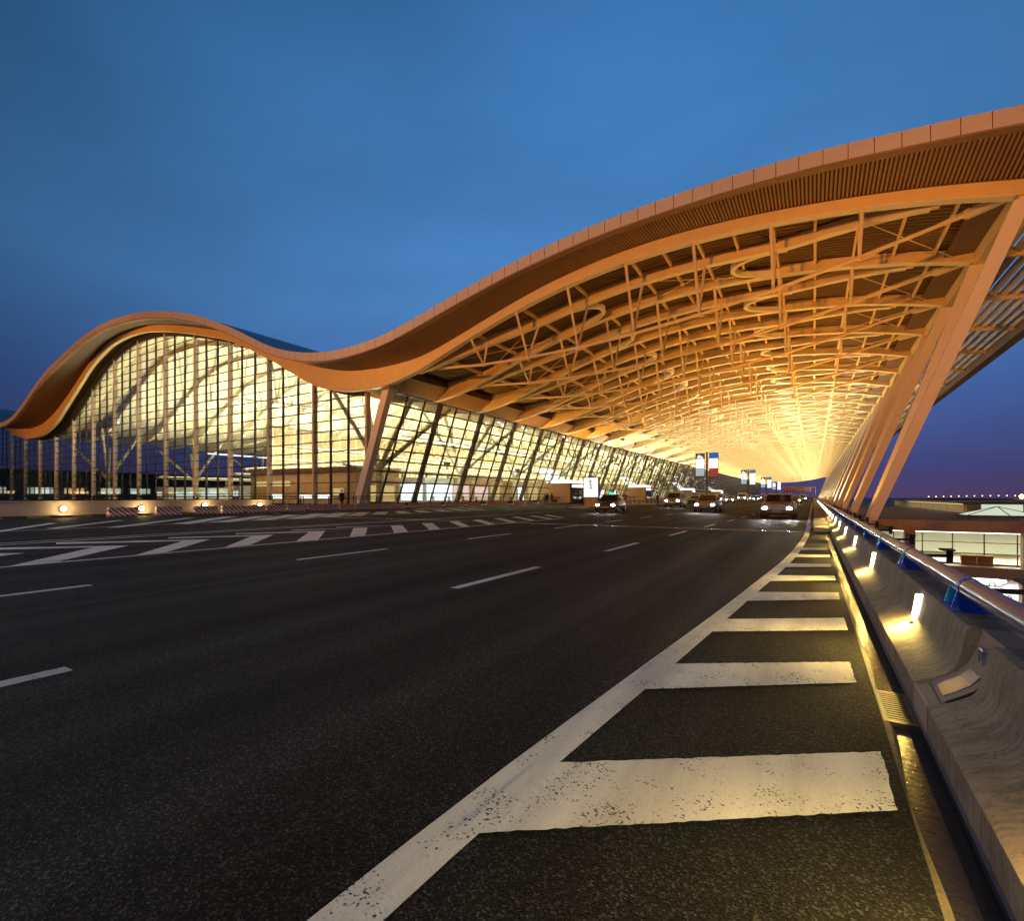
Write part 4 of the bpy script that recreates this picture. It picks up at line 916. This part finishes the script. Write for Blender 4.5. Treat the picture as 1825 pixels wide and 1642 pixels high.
# ================================================================== VEHICLES
def car_meshes(kind):
    P = {}
    if kind == 'sedan':
        body = [(-2.25, .62, .34, .60), (-2.15, .78, .27, .70), (-1.75, .85, .22, .80), (-.95, .88, .20, .92), (-.3, .89, .20, .95), (.9, .89, .20, .97), (1.6, .87, .22, .98), (2.1, .80, .28, .96), (2.25, .70, .36, .88)]
        cab = [(-1.0, .78, .90, .90), (-.35, .70, .92, 1.36), (.1, .66, .92, 1.45), (.75, .65, .94, 1.44), (1.25, .67, .95, 1.30), (1.8, .74, .96, .98)]
        wy = (-1.42, 1.38); wr = .31
    elif kind == 'van':
        body = [(-2.35, .70, .36, .75), (-2.25, .84, .28, .88), (-1.7, .92, .22, 1.02), (-1.0, .94, .22, 1.08), (0, .95, .22, 1.10), (1.2, .95, .22, 1.10), (2.2, .93, .25, 1.08), (2.4, .88, .34, 1.02)]
        cab = [(-1.6, .84, 1.0, 1.02), (-.75, .78, 1.05, 1.70), (-.2, .76, 1.05, 1.82), (1.2, .76, 1.05, 1.82), (2.05, .78, 1.05, 1.74), (2.36, .84, 1.0, 1.10)]
        wy = (-1.5, 1.5); wr = .34
    else:                                           # minibus
        body = [(-2.55, .80, .36, .95), (-2.45, .92, .28, 1.05), (-1.9, .97, .24, 1.15), (0, .98, .24, 1.16), (2.4, .97, .25, 1.16), (2.6, .93, .34, 1.1)]
        cab = [(-2.35, .90, 1.0, 1.06), (-1.75, .86, 1.1, 2.0), (-1.2, .84, 1.1, 2.18), (2.2, .84, 1.1, 2.2), (2.5, .86, 1.1, 2.05), (2.58, .90, 1.05, 1.12)]
        wy = (-1.75, 1.6); wr = .36
    rings = []
    for y, w, z0, z1 in body:
        c = min(.12, (z1 - z0) * .3)
        rings.append([(-w * .9, y, z0), (w * .9, y, z0), (w, y, z0 + c), (w * 1.0, y, (z0 + z1) / 2 + .05), (w * .94, y, z1 - .05), (w * .8, y, z1), (-w * .8, y, z1), (-w * .94, y, z1 - .05), (-w * 1.0, y, (z0 + z1) / 2 + .05), (-w, y, z0 + c)])
    P['body'] = MB().loft(rings).mesh('body', None, True)
    def crings(grow, z_shift=0.0):
        rr = []
        for y, w, z0, z1 in cab:
            zm = z1 - min(.1, (z1 - z0) * .4)
            rr.append([(-w - grow - .10 * (z1 - z0), y, z0 - .02), (w + grow + .10 * (z1 - z0), y, z0 - .02), (w + grow, y, zm), (w * .86, y, z1 + z_shift), (-w * .86, y, z1 + z_shift), (-w - grow, y, zm)])
        return rr
    P['cabin'] = MB().loft(crings(0)).mesh('cabin', None, True)
    # glass: a windscreen, a rear window and side lights, each slightly proud of the cabin
    c = cab
    def quadbox(pts, t):
        pts = [Vector(p) for p in pts]; nrm = (pts[1] - pts[0]).cross(pts[3] - pts[0]).normalized() * t
        return MB().hexa([*(p for p in pts), *(p + nrm for p in pts)])
    a, b = c[0], c[1]
    f = lambda u: (a[0] + (b[0] - a[0]) * u, a[1] + (b[1] - a[1]) * u, a[3] + (b[3] - a[3]) * u)
    p0, p1 = f(.1), f(.93)
    P['windscreen'] = quadbox([(-p0[1] * .86, p0[0] - .02, p0[2] + .02), (p0[1] * .86, p0[0] - .02, p0[2] + .02), (p1[1] * .84, p1[0] - .02, p1[2] + .02), (-p1[1] * .84, p1[0] - .02, p1[2] + .02)], -.02).mesh('windscreen', 'car_glass')
    a, b = c[-1], c[-2]; p0, p1 = f(.12), f(.9)
    P['rear_window'] = quadbox([(p0[1] * .84, p0[0] + .02, p0[2] + .02), (-p0[1] * .84, p0[0] + .02, p0[2] + .02), (-p1[1] * .82, p1[0] + .02, p1[2] + .02), (p1[1] * .82, p1[0] + .02, p1[2] + .02)], -.02).mesh('rear_window', 'car_glass')
    sw = []
    for sx in (-1, 1):
        for i, (u0, u1) in enumerate(((.26, .49), (.52, .75))):
            y0 = c[0][0] + (c[-1][0] - c[0][0]) * u0; y1 = c[0][0] + (c[-1][0] - c[0][0]) * u1
            ws = lambda yy: np.interp(yy, [q[0] for q in c], [q[1] for q in c]); zt_ = lambda yy: np.interp(yy, [q[0] for q in c], [q[3] for q in c]); zb_ = c[2][2]
            pts = []
            for yy, top in ((y0, 0), (y1, 0), (y1, 1), (y0, 1)):
                zt1 = zt_(yy) - .15; w = ws(yy)
                pts.append((sx * (w + .014 + (0 if top else .085 * (zt_(yy) - zb_))), yy, zt1 if top else zb_ + .05))
            sw.append(quadbox(pts, .012 * (1 if sx > 0 else -1)).mesh('side_window', 'car_glass'))
    P['side_window'] = sw
    ty = MB().tube((-.10, 0, 0), (.10, 0, 0), wr, 20).mesh('tyre', 'tyre', True); rm = MB().tube((-.108, 0, 0), (.108, 0, 0), wr * .62, 12).mesh('rim', 'rim')
    P['wheel'] = (ty, rm, [(sx * (body[3][1] - .10), y, wr) for sx in (-1, 1) for y in wy])
    fy = body[1][0]; hz = body[1][3] - .10; hw = body[1][1]
    P['headlight'] = [MB().ball((sx * hw * .74, fy - .02, hz - .02), .13, 12, 8, (1.25, .75, .8)).mesh('headlight', 'headlight', True) for sx in (-1, 1)]
    P['grille'] = MB().box(-hw * .5, hw * .5, fy - .09, fy + .05, hz - .13, hz + .03).mesh('grille', 'car_trim')
    P['bumper'] = MB().loft([[(-.80 * k, y, z0), (.80 * k, y, z0), (.80 * k, y, z1), (-.80 * k, y, z1)] for y, k, z0, z1 in ((body[0][0] - .06, .8, .34, .5), (body[0][0] + .02, 1.0, .30, .54), (body[1][0] + .25, 1.05, .28, .54))]).mesh('bumper', 'car_trim')
    P['plate'] = MB().box(-.22, .22, body[0][0] - .085, body[0][0] - .065, .38, .50).mesh('plate', 'plate')
    P['mirror'] = [MB().box(sx * (c[1][1] + .14) - .1, sx * (c[1][1] + .14) + .1, c[1][0] - .12, c[1][0], c[1][2] + .08, c[1][2] + .22).mesh('mirror', 'car_trim') for sx in (-1, 1)]
    ry = body[-1][0]
    P['taillight'] = [MB().box(sx * body[-2][1] * .8 - .13, sx * body[-2][1] * .8 + .13, ry - .16, ry + .012, body[-1][3] - .2, body[-1][3] - .06).mesh('taillight', 'tail_red') for sx in (-1, 1)]
    P['taxi'] = MB().hexa([(-.22, .18, c[2][3] - .01), (.22, .18, c[2][3] - .01), (.22, .34, c[2][3] - .01), (-.22, .34, c[2][3] - .01), (-.17, .21, c[2][3] + .13), (.17, .21, c[2][3] + .13), (.17, .31, c[2][3] + .13), (-.17, .31, c[2][3] + .13)]).mesh('roof_sign', 'taxi_green')
    return P
CARS = {k: car_meshes(k) for k in ('sedan', 'van', 'minibus')}
def car(kind, x, y, rz, paint, label, cat='car', z=0.004, taxi=False, beam=0, lit=True):
    P = CARS[kind]; t = tag(empty({'sedan': 'saloon_car', 'van': 'people_carrier', 'minibus': 'minibus'}[kind], (x, y, z), R(rz)), label, cat)
    def add(nm, me, paintm=None):
        o = link(nm, me, t)
        if paintm:
            if not me.materials: me.materials.append(None)
            o.material_slots[0].link = 'OBJECT'; o.material_slots[0].material = MATS[paintm]
        return o
    add('body', P['body'], paint); cb = add('cabin', P['cabin'], paint); add('windscreen', P['windscreen']); add('rear_window', P['rear_window'])
    for m in P['side_window']: add('side_window', m)
    ty, rm, sp_ = P['wheel']
    for q in sp_:
        w = link('wheel', ty, t, q); link('rim', rm, w)
    for m in P['headlight']:
        o = add('headlight', m)
        if not lit: o.material_slots[0].link = 'OBJECT'; o.material_slots[0].material = MATS['steel_bright']
    add('grille', P['grille']); add('bumper', P['bumper']); add('plate', P['plate'])
    for m in P['mirror']: add('mirror', m)
    for m in P['taillight']: add('taillight', m)
    if taxi: add('roof_sign', P['taxi'])
    if beam:
        for sx in (-.62, .62):
            light('SPOT', (sx, -2.5, .62), beam, (1, .95, .86), parent=t, spot_size=R(60), spot_blend=.6, shadow_soft_size=.08, rot=(R(84), 0, R(180)))
    return t
car('sedan', -14.1, 38.9, 8, 'car_dark', 'dark taxi saloon with green roof light and lit headlights beside the poster light box', taxi=True, beam=60)
car('van', -14.2, 61.5, 3, 'car_silver', 'silver people carrier with lit headlights behind the taxi', beam=60)
car('sedan', -1.75, 33.6, 0, 'car_silver', 'grey saloon with blazing headlights in the lane beside the parapet', beam=160)
car('sedan', -7.4, 43.5, 2, 'car_silver', 'silver saloon with bright headlights in the middle lane', beam=160)
car('sedan', -17.8, 92, 0, 'car_dark', 'dark saloon parked at the kerb beyond the silver people carrier', lit=False)
car('van', -15.3, 101, 0, 'car_white', 'white people carrier with lit headlights in front of the first sign pylon')
car('sedan', -14.8, 113, 0, 'car_white', 'white saloon with lit headlights close to the first sign pylon')
car('sedan', -18.4, 121, 0, 'car_maroon', 'maroon saloon standing at the foot of the first sign pylon', lit=False)
car('minibus', -15.2, 137, 0, 'car_white', 'white minibus with lit headlights past the first sign pylon', 'minibus')
car('sedan', -11.0, 150, 0, 'car_gold', 'gold saloon with lit headlights past the first sign pylon')
car('sedan', -14.6, 166, 0, 'car_green', 'green saloon with lit headlights between the first two sign pylons', taxi=True)
car('van', -18.0, 178, 0, 'car_silver', 'silver people carrier standing between the first two sign pylons', lit=True)
car('sedan', -8.6, 192, 0, 'car_dark', 'dark saloon with lit headlights level with the second sign pylon')
car('minibus', -16.0, 208, 0, 'car_blue', 'blue minibus at the kerb by the second sign pylon', 'minibus')
car('sedan', -2.6, 98, 0, 'car_white', 'white saloon with bright headlights far down the parapet lane', beam=60)
car('sedan', -5.8, 128, 0, 'car_silver', 'silver saloon with lit headlights far down the inner lane')
car('van', -2.4, 150, 0, 'car_white', 'white people carrier with lit headlights far down the parapet lane')
car('sedan', -12, 240, 0, 'car_white', 'white saloon with lit headlights beyond the second sign pylon')
car('sedan', -6, 262, 0, 'car_dark', 'dark saloon with lit headlights approaching from the third sign pylon')
# ================================================================== PEOPLE
def person_mesh(stride, arm):
    V = []; E = []; Rr = []
    def v(p, r): V.append(p); Rr.append(r); return len(V) - 1
    def ch(s, pts):
        for p, r in pts:
            i = v(p, r); E.append((s, i)); s = i
        return s
    pel = v((0, 0, .95), .155)
    chest = ch(pel, [((0, 0, 1.12), .15), ((0, -.01, 1.32), .165)])
    neck = ch(chest, [((0, 0, 1.46), .085), ((0, -.005, 1.53), .055)])
    ch(neck, [((0, -.01, 1.60), .088), ((0, -.012, 1.68), .10), ((0, -.005, 1.75), .075)])
    for sx in (-1, 1):
        el = ch(chest, [((sx * .19, 0, 1.40), .07), ((sx * .25, .02 - arm * sx * .1, 1.14), .056), ((sx * .27, -.06 - arm * sx * .16, .90), .042)])
        hd = ch(el, [((sx * .272, -.075 - arm * sx * .17, .83), .04)])
        for k in range(4): ch(hd, [((sx * (.262 + .008 * k), -.10 - arm * sx * .17 + .022 * k, .78), .011), ((sx * (.258 + .006 * k), -.098 - arm * sx * .17 + .020 * k, .735 + .008 * abs(k - 1)), .009)])
        ch(hd, [((sx * .245, -.115 - arm * sx * .17, .81), .011), ((sx * .238, -.122 - arm * sx * .17, .775), .009)])
        ch(pel, [((sx * .10, 0, .86), .11), ((sx * .11, -.03 + sx * stride * .16, .48), .075), ((sx * .11, .03 + sx * stride * .34, .09), .05), ((sx * .115, -.12 + sx * stride * .34, .04), .042)])
    me = bpy.data.meshes.new('body'); me.from_pydata(V, E, []); o = bpy.data.objects.new('body', me); COL.objects.link(o)
    sk = o.modifiers.new('skin', 'SKIN'); 
    for i, r in enumerate(Rr): me.skin_vertices[0].data[i].radius = (r, r * (.75 if i < 3 else 1))
    me.skin_vertices[0].data[0].use_root = True
    o.modifiers.new('sub', 'SUBSURF').levels = 1
    dg = bpy.context.evaluated_depsgraph_get(); dg.update()
    out = bpy.data.meshes.new_from_object(o.evaluated_get(dg)); bpy.data.objects.remove(o); bpy.data.meshes.remove(me)
    out.name = 'body'; out.materials.clear(); out.materials.append(None); out.materials.append(MATS['skin'])
    for p in out.polygons:
        p.use_smooth = True; z = p.center.z; p.material_index = 1 if (z > 1.50 or (z < .87 and abs(p.center.x) > .22)) else 0
    return out
pmesh = [person_mesh(0, .2), person_mesh(1, 1)]
hairm = MB().ball((0, .012, 1.715), .112, 10, 6, (.95, 1.05, .9)).mesh('hair', 'hair', True)
coat = MB().loft([[(w * math.cos(a), d * math.sin(a), z) for a in np.linspace(0, 2 * math.pi, 13)[:-1]] for w, d, z in ((.235, .17, .72), (.22, .165, .95), (.20, .155, 1.15), (.225, .16, 1.32), (.16, .12, 1.46))]).mesh('coat', None, True)
def person(x, y, rz, pose, cloth, label, z=.15, bag=False, sc=1.0):
    o = link('person', pmesh[pose], None, (x, y, z), (0, 0, R(rz))); o.scale = (sc,) * 3
    o.material_slots[0].link = 'OBJECT'; o.material_slots[0].material = MATS[cloth]; tag(o, label, 'person')
    link('hair', hairm, o); c = link('coat', coat, o)
    if not c.data.materials: c.data.materials.append(None)
    c.material_slots[0].link = 'OBJECT'; c.material_slots[0].material = MATS[cloth]
person(-40.4, 33.9, 80, 1, 'cloth_dark', 'person in black walking behind the railing by the leaning corner column')
person(-36.6, 71.0, -60, 1, 'cloth_dark', 'person in dark coat stepping along the kerb apart from the pair', z=.004)
person(-38.6, 75.4, 10, 0, 'cloth_dark', 'person in black standing on the terminal pavement, first of a pair')
person(-38.7, 77.2, 190, 0, 'cloth_brown', 'person in brown black coat standing on the terminal pavement, second of a pair')
person(-16.3, 46.5, 30, 1, 'cloth_dark', 'person in dark clothes bending by the taxi rear', z=.004)
person(-19.4, 88.0, 20, 0, 'cloth_navy', 'person in navy coat standing near the dark kerbside saloon', z=.004)
person(-20.2, 105, 100, 0, 'cloth_grey', 'person in grey standing on the kerb before the first sign pylon', z=.004)
person(-24.5, 73, 40, 1, 'cloth_grey', 'person in grey crossing beyond the white guard rail', z=.004)

person(-39.9, 92, 30, 0, 'cloth_navy', 'person in navy waiting on the pavement just past the nearest portal')
person(-38.4, 97, 200, 1, 'cloth_grey', 'person in grey walking on the pavement past the nearest portal')
person(-39.5, 120, 60, 1, 'cloth_dark', 'person in black walking toward the second portal')
person(-17.2, 64.5, 90, 0, 'cloth_brown', 'person in brown standing at the side of the silver people carrier', z=.004)
def trolley(x, y, rz, label):
    t = tag(empty('luggage_trolley', (x, y, .15), R(rz)), label, 'trolley')
    fr = MB().bar((-.28, -.45, .2), (-.28, .45, .2), .04, .04).bar((.28, -.45, .2), (.28, .45, .2), .04, .04).bar((-.28, .45, .2), (-.28, .5, 1.0), .04, .04).bar((.28, .45, .2), (.28, .5, 1.0), .04, .04).bar((-.3, .5, 1.0), (.3, .5, 1.0), .05, .05).bar((-.28, -.42, .2), (.28, -.42, .2), .04, .04).bar((-.28, .4, .2), (.28, .4, .2), .04, .04)
    build(fr, 'frame', 'steel_bright', parent=t)
    for wx, wy in ((-.26, -.35), (.26, -.35), (-.26, .35), (.26, .35)): build(MB().tube((wx - .03, wy, .08), (wx + .03, wy, .08), .08, 10), 'wheel', 'tyre', parent=t)
    build(MB().box(-.25, .25, -.38, .3, .23, .62), 'suitcase', 'cloth_navy', parent=t); build(MB().box(-.2, .2, -.3, .2, .63, .9), 'suitcase', 'cone_orange', parent=t)
trolley(-38.9, 93.2, 20, 'luggage trolley with orange case on the pavement past the nearest portal'); trolley(-39.0, 79.0, 100, 'luggage trolley with orange case beside the standing pair')
# ================================================================== RIGHT SIDE, LOWER LEVEL
an = tag(empty('annex_building', (30, 66, LOW)), 'low brown concrete annex with lit window band over an open parking level', 'building')
def ab(mb, name, m, parent=None, smooth=False):
    o = build(mb, name, m, parent or an, smooth=smooth)
    if parent is None: o.location = (-30, -66, -LOW)
    return o
AX0, AX1 = 4.6, 95
ab(MB().box(AX0, AX1, 66, 185, -1.42, -1.2), 'roof', 'annex_roof')
ab(MB().box(AX0 - .15, AX1, 65.7, 66.6, -2.30, -1.18), 'parapet_band', 'slab_concrete')
ab(MB().box(AX0, AX1, 65.8, 110, -6.78, -5.72), 'floor_slab', 'slab_concrete')
for k in range(8):
    xk = 17.6 + 9.0 * (k - 1)
    ab(MB().box(xk - .45, xk + .45, 66.0, 66.9, -5.72, -2.30), 'column', 'slab_concrete'); ab(MB().box(xk - .5, xk + .5, 66.2, 67.2, LOW, -6.78), 'column', 'slab_concrete')
    ab(MB().box(xk - .5, xk + .5, 84, 85, LOW, -6.78), 'column', 'slab_concrete')
wb = ab(MB().box(AX0, AX1, 68.02, 68.1, -5.72, -5.55), 'window_band', 'mullion_dark')
for i in range(30):
    xk = AX0 + .4 + 2.45 * i
    if xk > 70: break
    link('window_pane', MB().box(xk + .04, xk + 2.41, 68.03, 68.06, -5.5, -2.4).mesh('window_pane', 'glass_clear'), wb)
    link('mullion', MB().box(xk - .04, xk + .04, 67.98, 68.12, -5.55, -2.3).mesh('mullion', 'mullion_dark'), wb)
for z in (-3.45, -4.55): link('transom', MB().box(AX0, 70, 67.99, 68.11, z - .035, z + .035).mesh('transom', 'mullion_dark'), wb)
ab(MB().box(AX0, AX1, 82, 82.2, -5.72, -1.42), 'inner_wall', 'counter_white'); ab(MB().box(AX0 - .1, AX0, 66.6, 110, -5.72, -2.3), 'side_wall', 'annex_wall')
lit_ = ab(MB().box(AX0 + 1, 60, 67.0, 67.3, -2.42, -2.31), 'strip_light', 'strip_white')
light('AREA', (24, 72, -2.6), 9000, (1, .93, .62), parent=lit_, shape='RECTANGLE', size=40, size_y=2, rot=(0, 0, 0))
pk = ab(MB().box(AX0 - 2, AX1, 60, 112, LOW + .002, LOW + .02), 'parking_floor', 'parking_floor')
pl = ab(MB().box(14, 60, 74, 74.6, -6.9, -6.79), 'strip_light', 'strip_white')
light('AREA', (30, 77, -7.0), 16000, (1, .95, .88), parent=pl, shape='RECTANGLE', size=40, size_y=12, rot=(0, 0, 0))
ab(MB().box(19.3, 22.5, 67.0, 67.6, -5.72, -2.6), 'dark_door', 'car_trim')
cr = tag(empty('crate_stack', (14.4, 67.4, -5.72)), 'stack of brown crates behind the annex windows', 'crates')
for i in range(3):
    for j in range(2): build(MB().box(-1.5 + 1.25 * j, -.35 + 1.25 * j, -.25, .35, .36 * i, .33 + .36 * i), 'crate', 'wood_brown', parent=cr)
# skylights
def skylight(x, y, label):
    t = tag(empty('pyramid_skylight', (x, y, -1.2)), label, 'skylight')
    build(MB().box(-3.3, 3.3, -2.6, 2.6, 0, .25), 'curb', 'annex_roof', parent=t)
    ap = (0, 0, 1.25); cs = [(-3.1, -2.4, .25), (3.1, -2.4, .25), (3.1, 2.4, .25), (-3.1, 2.4, .25)]
    for i in range(4):
        build(MB().poly([cs[i], cs[(i + 1) % 4], ap]), 'glass_face', 'skylight_lit', parent=t); build(MB().bar(cs[i], ap, .09, .09), 'rib', 'mullion_dark', parent=t)
    build(MB().bar((.5, -2.4, .27), (0, -.1, 1.24), .07, .07), 'rib', 'mullion_dark', parent=t)
skylight(18.9, 81.5, 'lit glass pyramid skylight on the annex roof'); skylight(27.3, 83, 'lit glass pyramid skylight on the annex roof beside the nearer one')
# plant house on the roof with eaves
ph = tag(empty('rooftop_house', (34, 130, -1.2)), 'long lit beige rooftop house with a dark flat roof', 'building')
def phb(mb, name, m, parent=None): 
    o = build(mb, name, m, parent or ph); o.location = (-34, -130, 1.2) if parent is None else (0, 0, 0); return o
phb(MB().box(19.4, 60, 98, 175, -1.199, .2), 'wall', 'annex_wall'); phb(MB().box(18.6, 61, 96.6, 176, .201, .42), 'flat_roof', 'annex_roof')
for k in range(12): phb(MB().box(19.33, 19.399, 99 + 6 * k, 99.3 + 6 * k, -1.19, .19), 'pilaster', 'post_cream')
for k in range(7): phb(MB().box(21 + 5.4 * k, 25.4 + 5.4 * k, 97.93, 97.99, -1.0, .1), 'lit_window', 'skylight_lit')
phb(MB().box(19.3, 19.36, 100, 150, .05, .15), 'lit_strip', 'shop_amber')
light('AREA', (17.0, 125, .9), 260, (1, .8, .5), parent=ph, shape='RECTANGLE', size=.3, size_y=50, rot=(0, R(-60), 0)).location = (-17, -5, 2.1)
# far viaduct with its lamp string
vi = tag(empty('far_viaduct', (150, 330, LOW)), 'distant dark viaduct along the horizon behind the annex', 'viaduct')
build(MB().box(-100, 260, -4, 4, 9.2, 10.0), 'deck', 'annex_roof', parent=vi)
for k in range(12): build(MB().box(-98 + 32 * k, -96 + 32 * k, -1.5, 1.5, 0, 9.2), 'pier', 'slab_concrete', parent=vi)
fp = MB().tube((0, 0, 0), (0, 0, .8), .06, 6).mesh('post', 'rail_dark'); fbm = MB().ball((0, 0, .95), .24, 8, 6).mesh('globe', 'far_warm'); fbb = MB().ball((0, 0, .95), .9, 10, 8).mesh('globe', 'lamp_sodium')
for k in range(90):
    o = tag(empty('parapet_lamp', (50 + 2.9 * k, 326.2, .3 + .5 * math.sin(k * .13))), 'tiny warm lamp in the string along the distant viaduct', 'lamp', 'lamp string on the distant viaduct'); link('post', fp, o); link('globe', fbm, o)
for x, lab in ((84, 'bright sodium flood lamp on the distant viaduct, nearer the leaning columns'), (117, 'bright sodium flood lamp on the distant viaduct above the pyramid skylight')):
    o = tag(empty('flood_lamp', (x, 325.6, .4)), lab, 'lamp'); link('post', fp, o); link('globe', fbb, o)
# vehicles and cones on the low level
car('van', 17.6, 83, 60, 'car_white', 'white van parked under the annex behind the brown column', 'van', z=LOW + .021, lit=False)
car('sedan', 18.9, 70.5, 205, 'car_white', 'white car parked under the annex by the orange cones', z=LOW + .021, lit=False)
car('sedan', 10.0, 80, 40, 'car_dark', 'dark car parked deep under the annex', z=LOW + .021, lit=False)
for i, (x, y) in enumerate(((16.3, 67.5), (17.0, 66.0), (15.6, 69.2))):
    t = tag(empty('traffic_cone', (x, y, LOW + .021)), 'orange traffic cone on the bright floor under the annex', 'cone', 'cones under the annex')
    build(MB().box(-.2, .2, -.2, .2, 0, .05), 'base', 'cone_orange', parent=t); build(MB().tube((0, 0, .05), (0, 0, .75), .15, 12, .03), 'cone', 'cone_orange', parent=t)

pier = tag(empty('pier_building', (-236, 150, LOW)), 'long dark pier building with lit windows beyond the hall on the airfield side', 'building')
build(MB().box(-6, 6, -220, 420, 0, 19.5), 'wall', 'pier_wall', parent=pier); build(MB().box(-7, 7, -222, 422, 19.5, 20.2), 'roof', 'annex_roof', parent=pier)
rp_ = random.Random(3)
for k in range(60):
    y0 = -210 + 10 * k; build(MB().box(6.01, 6.06, y0, y0 + rp_.uniform(2, 7), 12, 12.9 + rp_.choice((0, 1.2))), 'lit_window', rp_.choice(('shop_amber', 'skylight_lit', 'skylight_lit')), parent=pier)
